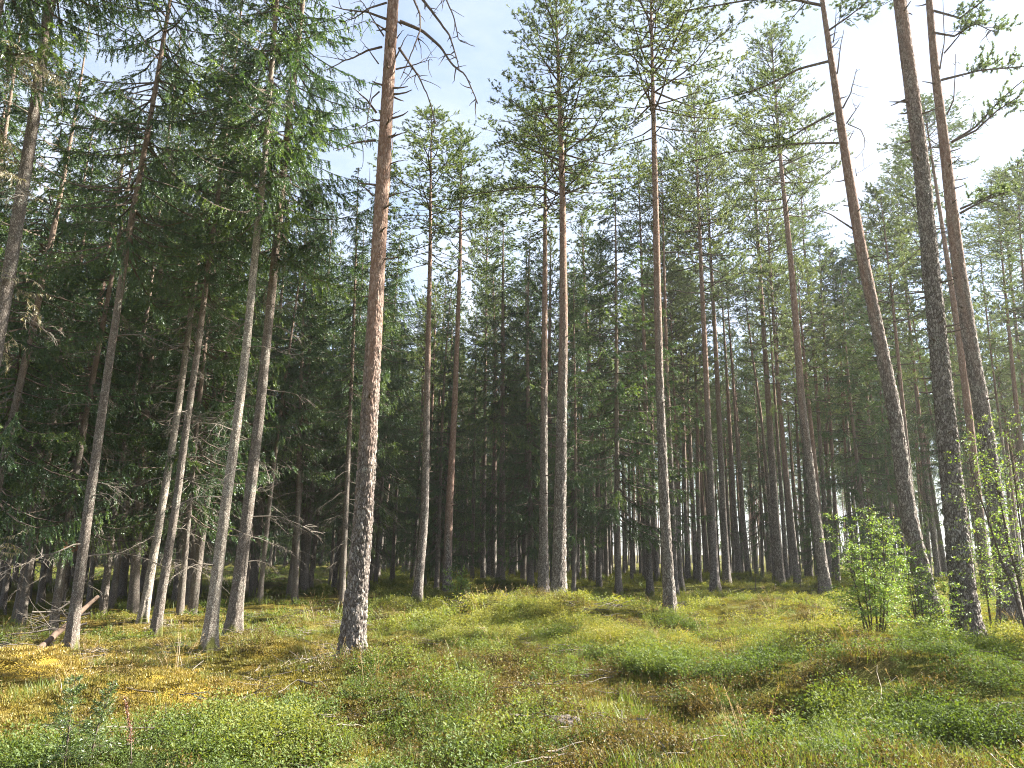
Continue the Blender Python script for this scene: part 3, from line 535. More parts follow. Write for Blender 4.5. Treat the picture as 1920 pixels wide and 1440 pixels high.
# ------------------------------------------------------------------ trunks
def trunk_mesh(name, sp, C, rad, ns, nz_, zfine, seed, detail, h0, h1, mat):
    """C: function height -> axis xyz (numpy), rad: function height -> radius"""
    H = C['H']
    nfine = int(nz_ * .85) if zfine < H * .98 else nz_
    z = np.concatenate([np.linspace(-.25, zfine, nfine), np.linspace(zfine, H, nz_ - nfine + 1)[1:]]) if nfine < nz_ else np.linspace(-.25, H, nz_)
    ax = np.stack([np.interp(z, C['h'], C['x'][:, 0]), np.interp(z, C['h'], C['x'][:, 1]), z], 1)
    a = np.arange(ns) * 2 * math.pi / ns; Z, A_ = np.meshgrid(z, a, indexing='ij'); r = rad(z)[:, None] * np.ones_like(A_)
    hz = np.maximum(Z, 0)
    r = r * (1 + np.exp(-hz / .30) * (.42 + .22 * np.cos(4 * A_ + seed) + .14 * np.cos(7 * A_ + 2.1 * seed)) + .16 * np.exp(-hz / 1.1))
    r = r * (1 + .03 * np.cos(2 * A_ + .5 * Z + seed))
    red = sstep(h0, h1, Z + .9 * np.cos(3 * A_ + Z) ).ravel()
    var = np.full(r.size, .5)
    if detail:
        r0 = rad(np.array([1.3]))[0]
        Q = np.stack([np.cos(A_) * r0, np.sin(A_) * r0, Z], 2).reshape(-1, 3) + seed * 3.7
        k = np.array([27., 27., 9.5]) if sp == P_ else np.array([48., 48., 30.])
        Wp = Q * k * .55; W = Q * k + .55 * np.stack([perlin(Wp), perlin(Wp + 31.1), perlin(Wp + 77.3)], 1)
        d1, d2, cid = worley(W); e = sstep(.02, .32, d2 - d1)
        amp = (.023 * (1 - .78 * red) if sp == P_ else .0075) * detail
        disp = (e - 1) * amp + (cid - .5) * amp * .7 * e + perlin(Q * np.array([70, 70, 40.])) * .0025 * detail
        r = r + disp.reshape(r.shape) * np.minimum(1, rad(z)[:, None] / r0 + .2)
    V = np.stack([ax[:, None, 0] + np.cos(A_) * r, ax[:, None, 1] + np.sin(A_) * r, Z], 2).reshape(-1, 3)
    i = np.arange(len(z) - 1)[:, None] * ns; j = np.arange(ns)[None]; j2 = (j + 1) % ns
    F = np.stack([i + j, i + j2, i + ns + j2, i + ns + j], 2).reshape(-1, 4)
    mb = MB(); mb.add(V, F, var); mossb = (np.exp(-hz / .22) * (.9 + .5 * np.cos(3 * A_ + seed * 1.7))).ravel()
    return mb.mesh(name, mat, True, {'red': red, 'mossb': np.clip(mossb, 0, 1)})
def align(v, yaw):
    q = Vector((0, 0, 1)).rotation_difference(Vector(tuple(v))); return q.to_matrix().to_4x4() @ Matrix.Rotation(yaw, 4, 'Z')

def axis_y(axis_pts, hs, base, ypx):
    """height on the axis that projects to a pixel row"""
    P = np.array(axis_pts) + base; _, y = project(P); return float(np.interp(-ypx, -y, hs))

NEARINFO = {}
for ti, (sp, pts, w, cb, top, crs, label, lod) in enumerate(TREES):
    d = ANCH[ti, 3]; bx, by = ANCH[ti, 0], ANCH[ti, 1]; base = np.array([bx, by, gz(bx, by)])
    pl = [on_plane(x, y, base) - base for x, y in pts]
    hs = [0.0] + [q[2] for q in pl[1:]]; xs = [np.zeros(2)] + [q[:2] for q in pl[1:]]
    dir_ = (xs[-1] - xs[-2]) / max(.5, hs[-1] - hs[-2]) if len(xs) > 1 else np.zeros(2)
    dir_ *= .7
    Hx = 40.0; hs2 = hs + [Hx]; xs2 = xs + [xs[-1] + dir_ * (Hx - hs[-1])]
    hh = np.linspace(0, 34, 341); X = np.stack([np.interp(hh, hs2, [q[0] for q in xs2]), np.interp(hh, hs2, [q[1] for q in xs2])], 1)
    # smooth the corners of the axis
    ker = np.ones(13) / 13; Xp = np.pad(X, ((6, 6), (0, 0)), mode='edge'); Xs = np.stack([np.convolve(Xp[:, c], ker, 'valid') for c in (0, 1)], 1); Xs -= Xs[0]
    A3 = np.stack([Xs[:, 0], Xs[:, 1], hh], 1)
    H = axis_y(A3, hh, base, top[1]) if isinstance(top, tuple) else float(top)
    H = float(np.clip(H, 9, 23)); hcb = float(np.clip(axis_y(A3, hh, base, cb), 1.0, H - 3.0))
    v = ray(pts[0][0], 1040); r13 = w / FPX * d * max(v[1] ** 2, .55) / 2 * (.92 if sp == P_ else .80)
    def rad(z, r13=r13, H=H):
        zz = np.clip(np.asarray(z, float), 0, H); return np.maximum(.012, r13 * (1.06 * (1 - zz / H) ** .62 * (1 - .12 * zz / H)))
    C = {'H': H, 'h': hh, 'x': Xs}
    tr = thing(sp + '_tree', label, sp, base, 'pines of the open stand' if sp == P_ else 'spruces of the dark stand')
    mat = MAT['pine_bark'] if sp == P_ else MAT['sunlit_spruce_bark' if ti in (47, 50) else 'spruce_bark']
    zvis = min(H, axis_y(A3, hh, base, -40))
    if lod == 'hero': ns, nz_, det = 88, 760, 1.0
    elif lod == 'near': ns, nz_, det = 48, 300, 1.0
    else: ns, nz_, det = 14, 60, 0
    h0, h1 = (1.2, 6.0) if ti == 0 else ((6.5, 13) if d < 15 else (4.0, 10.0))
    if ti in (9,): h0, h1 = .8, 3.5
    if ti in (29,): h0, h1 = 2.0, 6.0
    obj('trunk', trunk_mesh('trunk', sp, C, rad, ns, nz_, max(zvis, H * .3), (ti * 1.3) % 7, det, h0, h1, mat), tr)
    top_p = A3[int(np.clip(H * 10, 0, 340))]; cb_p = A3[int(np.clip(hcb * 10, 0, 340))]
    lst, L0 = (PINE, PL) if sp == P_ else (SPRUCE, SL)
    ax = top_p - cb_p; ln = np.linalg.norm(ax); sc_ = crs * (float(np.clip(ln / L0, .75, 1.1)) if sp == S_ else 1) * (.72 if sp == P_ and crs >= 1.35 else 1)
    obj('crown', BROAD[ti % 2] if (sp == P_ and crs >= 1.35) else lst[ti % len(lst)], tr, Matrix.Translation(tuple(cb_p)) @ align(ax, random.uniform(0, 6.28)) @ Matrix.Diagonal((sc_, sc_, ln / L0, 1)))
    NEARINFO[ti] = (tr, base, A3, rad, H, hcb)
    # bare branches and stubs below the crown
    if sp == S_:
        nb = {'near': 16, 'mid': 7}[lod]; lo_ = 1.2
        for q in range(nb):
            h = lo_ + (min(hcb + 2.5, zvis) - lo_) * (q + random.random()) / nb; a = random.uniform(0, 6.28); pt = A3[int(h * 10)]
            s_ = random.uniform(.7, 1.25)
            me = DEADB[random.randrange(5)] if (ti not in (55, 56) or random.random() < .3) else DEADB[random.choice((5, 6))]
            obj('dead_branch', me, tr, Matrix.Translation((pt[0], pt[1], h)) @ Matrix.Rotation(a, 4, 'Z') @ Matrix.Rotation(random.gauss(0, .5), 4, 'X') @ Matrix.Diagonal((s_, s_, s_, 1)))
    elif lod != 'mid' or w > 13:
        for q in range(22 if lod != 'mid' else 10):
            h = min(hcb, zvis) * random.uniform(.22, 1.0); a = random.uniform(0, 6.28); pt = A3[int(h * 10)]; rr_ = rad(np.array([h]))[0] * .8
            obj('branch_stub', STUB[q % 4], tr, Matrix.Translation((pt[0] + math.cos(a) * rr_, pt[1] + math.sin(a) * rr_, h)) @ Matrix.Rotation(a, 4, 'Z'))

# hand-measured boughs of the nearest pines
def bough(ti, px, r0, foliage=False, dead=True, depth=0.0, name='dead_branch', twigs=7):
    tr, base, A3, rad, H, hcb = NEARINFO[ti]
    P = np.array([on_plane(x, y, base) - base for x, y in px]); nrm = np.array([base[0], base[1], 0]) / math.hypot(base[0], base[1])
    P = P - nrm * (depth * np.linspace(0, 1, len(P)) ** 1.2)[:, None]
    s = np.linspace(0, 1, 4 * len(P)); Q, _t = interp(P, s); Q = Q + np.cumsum(rng.normal(0, .006, Q.shape), 0) * np.linspace(0, 1, len(Q))[:, None]
    mb = MB(); mb.tube(Q, np.linspace(r0, r0 * .28, len(Q)), 6, .4, 0, True); Lb = np.linalg.norm(np.diff(P, axis=0), axis=1).sum()
    for q in range(twigs):
        sq = random.uniform(.25, .98); B, T = interp(Q, np.array([sq])); e = unit(np.cross(T[0], nrm)); a = random.choice((-1, 1))
        D = unit(T[0] * .6 + e * a * .9 + rng.normal(0, .3, 3)); ln = random.uniform(.06, .22) if random.random() < .6 else random.uniform(.25, .5)
        k = 5; W = [B[0]]
        for _ in range(k - 1): D = unit(D + rng.normal(0, .22, 3) + np.array([0, 0, -.12])); W.append(W[-1] + D * ln / (k - 1))
        mb.tube(np.array(W), np.linspace(r0 * .4, .003, k), 4, .3, 0, False)
    if foliage: 
        pine_foliage(mb, Q, Lb * 1.4, 1.7, .45, start=.22)
        # shoots carry needles on the second material slot
        return obj('bough', None or _swap(mb), tr)
    return obj(name, mb.mesh(name, [MAT['twig']]), tr)
def _swap(mb):
    # tube faces (slot 0 quads/caps) to bark, needle faces keep foliage
    mb.QM = [np.full_like(q, 1) for q in mb.QM]
    return mb.mesh('bough', [MAT['pine_needle'], MAT['twig']])
for px, r0, dp, tw in [
  ([(750,40),(790,62),(825,100),(845,140),(862,160),(885,222)], .030, .5, 10), ([(742,-60),(790,0),(815,35),(840,75),(850,110),(858,150)], .028, .3, 9),
  ([(742,-50),(773,0),(786,40),(785,80),(768,125),(745,185)], .022, .6, 9), ([(742,-70),(815,-30),(835,5),(848,40),(856,85),(885,100)], .02, .2, 9),
  ([(748,90),(768,125),(782,155),(795,195),(812,262)], .022, .4, 8), ([(742,130),(770,129),(803,128)], .016, .2, 6), ([(738,115),(752,92),(768,72)], .016, .1, 1), ([(744,72),(756,63)], .012, .1, 0),
  ([(725,36),(690,27),(660,30),(620,30)], .022, .2, 5), ([(725,5),(690,18),(665,35),(640,45)], .018, .1, 5), ([(720,68),(700,45),(680,22),(655,5)], .014, .3, 5),
  ([(716,88),(690,98),(665,115),(640,128),(610,150)], .020, .3, 7), ([(710,120),(690,98),(675,90)], .012, .2, 2), ([(706,212),(690,195),(663,177)], .020, .2, 2), ([(711,172),(697,190),(685,230),(680,290)], .014, .3, 5),
  ([(705,225),(690,235),(668,258)], .014, .2, 4), ([(703,263),(680,270),(655,280),(625,300)], .020, .3, 6), ([(733,258),(750,255),(761,253)], .016, .1, 0), ([(732,217),(750,215)], .010, .1, 0),
  ([(726,370),(745,364),(770,360)], .016, .1, 1), ([(700,368),(685,356),(668,348)], .015, .1, 1), ([(726,310),(745,304),(763,302)], .013, .1, 0)]:
    bough(0, px, r0, depth=dp, twigs=tw)
# curving pine (index 2)
for px, r0, dp, fol in [([(1553,115),(1500,135),(1450,170),(1410,195),(1320,230)], .035, .8, True), ([(1573,268),(1500,273),(1430,285),(1360,300),(1280,325)], .03, .6, True),
  ([(1563,212),(1510,245),(1480,270),(1440,280)], .032, .5, True), ([(1540,10),(1475,3),(1420,15),(1340,40),(1285,60)], .04, .9, True), ([(1550,60),(1590,40),(1630,20)], .03, .4, True)]:
    bough(2, px, r0, foliage=fol, depth=dp, twigs=3)
for px, r0 in [([(1580,203),(1595,180),(1608,138)], .022), ([(1587,232),(1600,216),(1614,202)], .018), ([(1590,233),(1614,244),(1623,262),(1620,285),(1603,305)], .014), ([(1570,138),(1575,100),(1583,66)], .02), ([(1562,80),(1568,50),(1570,20)], .016),
  ([(1592,262),(1603,250)], .014), ([(1606,330),(1604,322)], .012), ([(1600,430),(1560,405),(1530,395)], .024)]:
    bough(2, px, r0, depth=.2, twigs=3)
# right edge pine (index 3)
for px, r0 in [([(1783,267),(1830,240),(1880,190),(1925,155)], .03), ([(1775,215),(1790,190),(1795,110)], .02), ([(1800,392),(1850,373),(1880,362)], .028), ([(1770,100),(1800,70),(1815,42)], .02), ([(1762,130),(1772,80),(1770,0)], .018), ([(1782,310),(1798,303)], .016)]:
    bough(3, px, r0, depth=.2, twigs=4)
for px in [[(1750,20),(1800,40),(1850,10),(1900,0)], [(1765,150),(1840,140),(1920,145)], [(1783,267),(1830,250),(1870,220),(1915,200)], [(1800,400),(1840,385),(1900,372)], [(1745,60),(1790,75),(1830,60),(1870,90)]]: bough(3, px, .03, foliage=True, depth=.5)
# the thicker one of the central pair (index 4): its lowest boughs
for px in [[(1052,365),(1015,352),(970,355),(900,368),(855,385)], [(1056,365),(1080,358),(1110,350),(1135,352)], [(1055,358),(1085,335),(1112,310)], [(1050,300),(1000,285),(960,270),(930,285)]]: bough(4, px, .034, foliage=True, depth=.3, twigs=4)
# withered twig on the thick lichened spruce
tr, base, A3, *_ = NEARINFO[46]
mb = MB(); P = np.array([on_plane(x, y, base) - base for x, y in [(152,1030),(140,1026),(124,1022)]]); mb.tube(P, .006, 4, .3, 1, False)
for s in np.linspace(0, 1, 12):
    B, T = interp(P, np.array([s])); D = unit(T[0] * .5 + rng.normal(0, .6, 3) + np.array([0, 0, -.2])); k = 26; u = rng.random(k); mb.needles(B + D * (u * .13)[:, None], unit(D + rng.normal(0, .6, (k, 3))), .035, .008, rng.random(k))
obj('withered_twig', mb.mesh('withered_twig', [MAT['withered'], MAT['twig']]), tr)

def sunny(x, y):
    """true where a tree would shade one of the open sunlit spots"""
    for gx_, gy_, wd in ((2.2, 6.6, 1.4), (2.4, 17, 2.2), (-1.5, 13.5, 1.6), (5.6, 11.2, 1.5)):
        u = (x - gx_) * math.sin(SUN_AZ) + (y - gy_) * math.cos(SUN_AZ); v = abs((x - gx_) * math.cos(SUN_AZ) - (y - gy_) * math.sin(SUN_AZ))
        if 8 < u < 24 and v < wd: return True
    return False
# ------------------------------------------------------------------ the trees behind, each a copy with its own trunk and crown
def far_trunk(seed, sp):
    random.seed(seed); H = 18.0; hh = np.linspace(0, 34, 341); Xs = np.stack([.12 * np.sin(hh * .25 + seed), .12 * np.cos(hh * .21 + seed * 2)], 1); Xs -= Xs[0]
    r13 = .15 if sp == P_ else .13
    rad = lambda z: np.maximum(.012, r13 * 1.06 * (1 - np.clip(z, 0, H) / H) ** .62)
    return trunk_mesh('trunk', sp, {'H': H, 'h': hh, 'x': Xs}, rad, 10, 34, H * .7, seed, 0, 1.5 + seed % 4, 7.0 + seed % 4, MAT['pine_bark'] if sp == P_ else MAT['spruce_bark'])
FT = {P_: [far_trunk(q, P_) for q in range(4)], S_: [far_trunk(10 + q, S_) for q in range(3)]}
def dead_skirt(seed):
    """all the bare lower twigs of a spruce too far off to pick apart"""
    random.seed(seed); mb = MB()
    for q in range(34):
        h = random.uniform(1.0, 7.5); az = random.uniform(0, 6.28)
        P = bough_path(az, R(-15), R(-45), random.uniform(.6, 1.5), 6, .15) + np.array([0, 0, h]); mb.tube(P, np.linspace(.011, .003, 6), 3, random.random(), 0, False)
        for _ in range(5):
            b, t = interp(P, np.array([random.uniform(.3, 1)])); Q = bough_path(az + random.choice((-1, 1)) * random.uniform(.4, 1.2), -.5, -1, random.uniform(.2, .45), 4, .2) + b[0]; mb.tube(Q, .0035, 3, random.random(), 0, False)
    return mb.mesh('dead_twigs', MAT['dead_wood'])
SKIRT = [dead_skirt(500 + q) for q in range(3)]
rng = np.random.default_rng(21); random.seed(21)
placed = [(a[0], a[1]) for a in ANCH]
def free(x, y, dmin):
    return all((x - u) ** 2 + (y - v) ** 2 > dmin * dmin for u, v in placed)
def back_tree(sp, x, y, label, group, hfac=1.0, cbf=None, skirt=False, thin=1.0):
    z = gz(x, y) - .05; placed.append((x, y))
    tr = thing(sp + '_tree', label, sp, (x, y, z), group)
    H = random.uniform(15.5, 19.5) * hfac; s = H / 18.0
    tr.rotation_euler = (random.gauss(0, .018), random.gauss(0, .018), random.uniform(0, 6.28))
    obj('trunk', random.choice(FT[sp]), tr, (lambda q: Matrix.Diagonal((s * q, s * q, s, 1)))(thin * random.uniform(.78, 1.2)))
    cbf = cbf if cbf is not None else (random.uniform(.46, .6) if sp == P_ else random.uniform(.22, .42))
    lst, L0 = (PINE, PL) if sp == P_ else (SPRUCE, SL); ln = H * (1 - cbf)
    sc_ = (random.uniform(.9, 1.2) * max(.75, ln / L0) if sp == S_ else random.uniform(.82, 1.1))
    obj('crown', random.choice(lst), tr, Matrix.Translation((0, 0, H * cbf)) @ Matrix.Rotation(random.uniform(0, 6.28), 4, 'Z') @ Matrix.Diagonal((sc_, sc_, ln / L0, 1)))
    if skirt: obj('dead_twigs', random.choice(SKIRT), tr, Matrix.Rotation(random.uniform(0, 6.28), 4, 'Z'), kind='stuff')
    return tr
LAB = [
 (-40, -18, S_, 'slender spruce in the gloom behind the lichened left hand spruces', 'spruces in the gloom at the left'),
 (-18, -8, S_, 'dark spruce in the stand behind the thick foreground pine', 'spruces behind the foreground pine'),
 (-8, 8, S_, 'distant dark spruce between the slim red pines and the dark straight pine', 'dark spruces at the end of the clearing'),
 (-40, -8, P_, 'distant thin pine among the dark spruces of the left half', 'thin pines among the left spruces'),
 (-8, 8, P_, 'distant thin pine at the far end of the clearing behind the central pair', 'thin pines at the end of the clearing'),
 (8, 20, P_, 'distant slender pine in the open stand left of the birch saplings', 'slender pines left of the birch saplings'),
 (20, 45, P_, 'distant slender pine in the open stand behind the stout right hand pines', 'slender pines behind the stout right pines'),
 (8, 45, S_, 'small distant spruce among the open pines of the right half', 'small spruces among the right pines')]
MARKS = [(-40, -28, 'beyond the lichened spruce and leaning log'), (-28, -21, 'beyond the crossing spruce pair'), (-21, -14, 'between the sunlit pale spruce and the thick foreground pine'), (-14, -8, 'close right of the thick foreground pine'),
 (-8, -1, 'between the small rowan bush and the central pine pair'), (-1, 4, 'directly behind the central pine pair'), (4, 9, 'between the low boughed spruce and the dark straight pine'), (9, 14, 'between the dark straight pine and the brown mid pair'),
 (14, 19, 'between the brown mid pair and the grey pine by the birch'), (19, 25, 'above the bushy birch sapling'), (25, 30, 'between the curving pine and the stout plated pine'), (30, 50, 'beyond the stout right edge pine')]
def lab(sp, a, d=30):
    m_ = next((m for a0, a1, m in MARKS if a0 <= a < a1), MARKS[-1][2])
    far_ = d > (29 if a < -9.5 else 50)
    k = {P_: ('slim background pine ', 'faint far pine '), S_: ('dark background spruce ', 'faint far spruce ')}[sp][far_]
    return k + m_, ('background pines' if sp == P_ else 'background spruces') + (', far row ' if far_ else ', near row ') + m_
# dense left stand
cnt = 0
for _ in range(3000):
    a = random.uniform(-37, -9.5); d = math.sqrt(random.uniform(15.5 ** 2, 42 ** 2)); x, y = d * math.sin(R(a)), d * math.cos(R(a))
    if (a > -21 and d < 25) or d < 19.5: continue
    if not free(x, y, 1.7): continue
    sp = S_ if random.random() < .9 else P_
    back_tree(sp, x, y, *lab(sp, a, d), hfac=random.uniform(.75, 1.02), cbf=random.choice((.18, .25, .3, .38)) if sp == S_ else None, skirt=sp == S_, thin=.85); cnt += 1
    if cnt >= 108: break
# centre and right
cnt = 0
for _ in range(8000):
    a = random.uniform(-10, 37) if random.random() < .7 else random.uniform(9, 37); d = math.sqrt(random.uniform(26 ** 2, 76 ** 2)); x, y = d * math.sin(R(a)), d * math.cos(R(a))
    if -9 < a < 6 and d < 29: continue
    if a > 6 and d < 33: continue
    if not free(x, y, 2.1) or sunny(x, y): continue
    sp = S_ if random.random() < (.5 if a < 6 else .07) else P_
    back_tree(sp, x, y, *lab(sp, a, d), hfac=random.uniform(.85, 1.02) if sp == P_ else random.uniform(.7, .95), cbf=random.uniform(.1, .3) if sp == S_ else None, thin=.78 if a > 6 else .9); cnt += 1
    if cnt >= 225: break
# trees standing outside the view whose shade falls into the clearing
cnt = 0
for _ in range(2000):
    x = random.uniform(9, 27); y = random.uniform(1, 22)
    if math.degrees(math.atan2(x, y)) < 37 or not free(x, y, 2.9) or sunny(x, y): continue
    back_tree(P_, x, y, 'tall pine beyond the right edge of the view, shading the clearing', 'pines beyond the right edge of the view'); cnt += 1
    if cnt >= 8: break

# ------------------------------------------------------------------ scattered stuff
def scatter(name, meshes, pos, yaw, tilt, scl, tint, label):
    src = bpy.data.collections.new(name + '_kinds')
    for q, me in enumerate(meshes): src.objects.link(bpy.data.objects.new('%s_kind_%d' % (name, q), me))
    n_ = len(pos); me = bpy.data.meshes.new(name); me.vertices.add(n_); me.vertices.foreach_set('co', np.asarray(pos, np.float32).ravel())
    rot = np.stack([tilt[0], tilt[1], yaw], 1)
    for k, ty, v in (('rot', 'FLOAT_VECTOR', rot), ('scl', 'FLOAT', scl), ('idx', 'INT', rng.integers(0, len(meshes), n_)), ('tint', 'FLOAT', tint)):
        at = me.attributes.new(k, ty, 'POINT'); at.data.foreach_set('vector' if ty == 'FLOAT_VECTOR' else 'value', np.asarray(v, np.int32 if ty == 'INT' else np.float32).ravel())
    o = obj(name, me, kind='stuff', label=label)
    g = bpy.data.node_groups.new(name + '_scatter', 'GeometryNodeTree')
    g.interface.new_socket('Geometry', in_out='INPUT', socket_type='NodeSocketGeometry'); g.interface.new_socket('Geometry', in_out='OUTPUT', socket_type='NodeSocketGeometry')
    N = g.nodes; K = g.links.new; gi = N.new('NodeGroupInput'); go_ = N.new('NodeGroupOutput'); ip = N.new('GeometryNodeInstanceOnPoints'); ci = N.new('GeometryNodeCollectionInfo')
    ci.inputs['Collection'].default_value = src; ci.inputs['Separate Children'].default_value = True; ci.inputs['Reset Children'].default_value = True
    def na_(nm, ty):
        a = N.new('GeometryNodeInputNamedAttribute'); a.data_type = ty; a.inputs['Name'].default_value = nm; return a.outputs['Attribute']
    er = N.new('FunctionNodeEulerToRotation'); K(na_('rot', 'FLOAT_VECTOR'), er.inputs[0])
    ip.inputs['Pick Instance'].default_value = True
    K(gi.outputs[0], ip.inputs['Points']); K(ci.outputs[0], ip.inputs['Instance']); K(na_('idx', 'INT'), ip.inputs['Instance Index']); K(er.outputs[0], ip.inputs['Rotation']); K(na_('scl', 'FLOAT'), ip.inputs['Scale']); K(ip.outputs[0], go_.inputs[0])
    md = o.modifiers.new('scatter', 'NODES'); md.node_group = g; return o
def fan(n_, r0, r1, half=40):
    r = np.sqrt(rng.uniform(r0 * r0, r1 * r1, n_)); a = rng.uniform(-R(half), R(half), n_); x, y = r * np.sin(a), r * np.cos(a); z = ground(x, y)
    return np.stack([x, y, z], 1), r
def bilberry(seed, stems, big=1.0, rad=.22, hgt=(.08, .24), lv=19):
    global rng
    rng = np.random.default_rng(seed); mb = MB()
    for s in range(stems):
        a = rng.uniform(0, 6.28); q = rad * math.sqrt(rng.random()); b = np.array([math.cos(a) * q, math.sin(a) * q, -.03]); h = rng.uniform(*hgt)
        D = unit(np.array([rng.normal(0, .25), rng.normal(0, .25), 1.0])); mb.needles(b[None], D[None], h, .005, .2, 1)
        u = rng.uniform(.35, 1.0, lv); br = unit(rng.normal(size=(lv, 3)) * np.array([1, 1, .45])); B = b + D * (u * h)[:, None] + br * rng.uniform(0, .07, lv)[:, None]
        LD = unit(br + np.array([0, 0, .35])); LN = unit(np.array([0, 0, 1.0]) + rng.normal(0, .5, (lv, 3)))
        mb.leaves(B, LD, LN, rng.uniform(.013, .027, lv) * big, rng.uniform(.008, .016, lv) * big, np.clip(.35 + .3 * (u - .5) + rng.normal(0, .16, lv), 0, 1))
    return mb.mesh('bilberry', [MAT['bilberry'], MAT['stem']])
BIL = [bilberry(600 + q, 26) for q in range(4)]; BILF = [bilberry(620 + q, 16, 1.9, .32, (.10, .24), 16) for q in range(3)]
def heath(seed):
    global rng
    rng = np.random.default_rng(seed); mb = MB()
    for s in range(26):
        a = rng.uniform(0, 6.28); q = .2 * math.sqrt(rng.random()); b = np.array([math.cos(a) * q, math.sin(a) * q, -.03]); h = rng.uniform(.07, .2)
        D = unit(np.array([rng.normal(0, .4), rng.normal(0, .4), 1.0])); mb.needles(b[None], D[None], h, .006, .3, 1); lv = 11
        u = rng.uniform(.25, 1.05, lv); br = unit(rng.normal(size=(lv, 3))); B = b + D * (u * h)[:, None]
        v = np.clip(.4 + rng.normal(0, .2, lv), 0, 1); v[rng.random(lv) < .10] = .85
        mb.leaves(B, unit(br + D * .5), unit(rng.normal(size=(lv, 3)) + np.array([0, 0, 1.0])), rng.uniform(.014, .026, lv), rng.uniform(.008, .015, lv), v)
    return mb.mesh('heath', [MAT['lingon'], MAT['stem']])
HEATH = [heath(640 + q) for q in range(4)]
def mosst(seed):
    global rng
    rng = np.random.default_rng(seed); mb = MB(); k = 260; a = rng.uniform(0, 6.28, k); q = .15 * np.sqrt(rng.random(k))
    B = np.stack([np.cos(a) * q, np.sin(a) * q, np.full(k, -.006)], 1); D = unit(np.stack([rng.normal(0, .35, k), rng.normal(0, .35, k), np.ones(k)], 1))
    mb.needles(B, D, rng.uniform(.012, .028, k), .010, rng.random(k)); return mb.mesh('moss', MAT['moss'])
MOSS = [mosst(660 + q) for q in range(3)]
def grasst(seed, nbl, hl, rad, mat, wd=.006, seedhead=False):
    global rng
    rng = np.random.default_rng(seed); mb = MB()
    for s in range(nbl):
        a = rng.uniform(0, 6.28); q = rad * math.sqrt(rng.random()); p0 = np.array([math.cos(a) * q, math.sin(a) * q, -.02]); h = rng.uniform(*hl); az = rng.uniform(0, 6.28); bend = rng.uniform(.15, 1.1)
        D = unit(np.array([math.cos(az) * .25, math.sin(az) * .25, 1.0])); P = [p0]; k = 4
        for e in range(k): D = unit(D + np.array([math.cos(az), math.sin(az), -.15]) * bend / k * .8); P.append(P[-1] + D * h / k)
        P = np.array(P); sdv = np.array([-math.sin(az), math.cos(az), 0]) * wd / 2; W = np.array([1, .95, .8, .55, .08])[:, None]
        V = np.stack([P - sdv * W, P + sdv * W], 1).reshape(-1, 3); ii = np.arange(k)[:, None] * 2
        mb.add(V, np.concatenate([ii, ii + 1, ii + 3, ii + 2], 1), np.repeat(np.clip(.25 + .5 * np.linspace(0, 1, 5) ** 2 + rng.normal(0, .15), 0, 1), 2))
        if seedhead:
            kk = 16; u = rng.uniform(.72, 1, kk); B, T = interp(P, u); mb.needles(B, unit(T + rng.normal(0, .5, (kk, 3))), rng.uniform(.015, .035, kk), .006, rng.random(kk))
    return mb.mesh('grass', mat)
GRASS = [grasst(680 + q, 46, (.08, .24), .15, MAT['grass'], .0042) for q in range(4)]
GRASSF = [grasst(690 + q, 30, (.18, .36), .28, MAT['grass'], .013) for q in range(2)]
DRY = [grasst(700 + q, 9, (.3, .62), .14, MAT['dry_grass'], .004, True) for q in range(3)]
rng = np.random.default_rng(31); random.seed(31)
def patch(P, s, z): return perlin2(P[:, 0], P[:, 1], s, z)
def put(name, meshes, n_, r0, r1, zf, label, smin, smax, tintf, tilt=.12, half=40, lump=0.0):
    P, r = fan(n_, r0, r1, half); px, py = project(P + np.array([0, 0, .1])); dens = zf(P, px, py, r); keep = rng.random(n_) < dens; P, px, py, r = P[keep], px[keep], py[keep], r[keep]
    tx, ty = ANCH[:, 0], ANCH[:, 1]; dm = np.min(np.hypot(P[:, 0][:, None] - tx[None], P[:, 1][:, None] - ty[None]), 1); k2 = dm > .36; P, px, py, r = P[k2], px[k2], py[k2], r[k2]
    n2 = len(P); return scatter(name, meshes, P, rng.uniform(0, 6.28, n2), rng.normal(0, tilt, (2, n2)), rng.uniform(smin, smax, n2) * (1 + lump * np.clip(patch(P, .75, 41) * 1.6 + .5 * patch(P, 1.8, 43), -.75, .45)), np.clip(tintf(P, px, py, r) + rng.normal(0, .08, n2), 0, 1), label)
def bil_d(P, px, py, r): return np.clip(zone(px, py, BIL_Z) * np.clip(.68 + 1.7 * patch(P, 1.3, 5) + .9 * patch(P, .55, 8), 0, 1.1) - .9 * zone(px, py, MOSS_Z) * (px < 640) + .25 * (patch(P, .7, 2) > .28) - .04, 0, 1)
def bil_t(P, px, py, r):  # bluish green plants in front, yellower ones farther off and on the mound
    return .26 + .42 * sstep(9.5, 14, r) * sstep(500, 800, px) + .65 * patch(P, 1.3, 9) + .3 * patch(P, .5, 19) + .25 * np.exp(-(((px - 560) / 140) ** 2 + ((py - 1240) / 80) ** 2)) - .12 * (px > 1250) * (r < 12)
put('bilberry_shrubs', BIL, 11000, 4.6, 16, bil_d, 'low bilberry shrubs covering the clearing floor', .55, 1.25, bil_t, lump=.75)
put('distant_bilberry_shrubs', BILF, 26000, 16, 70, lambda P, px, py, r: np.where(px < 640, .18, .62) * np.clip(.75 + 1.2 * patch(P, 1.4, 5), 0, 1), 'low bilberry shrubs under the far trees', .65, 1.15, bil_t, lump=.5)
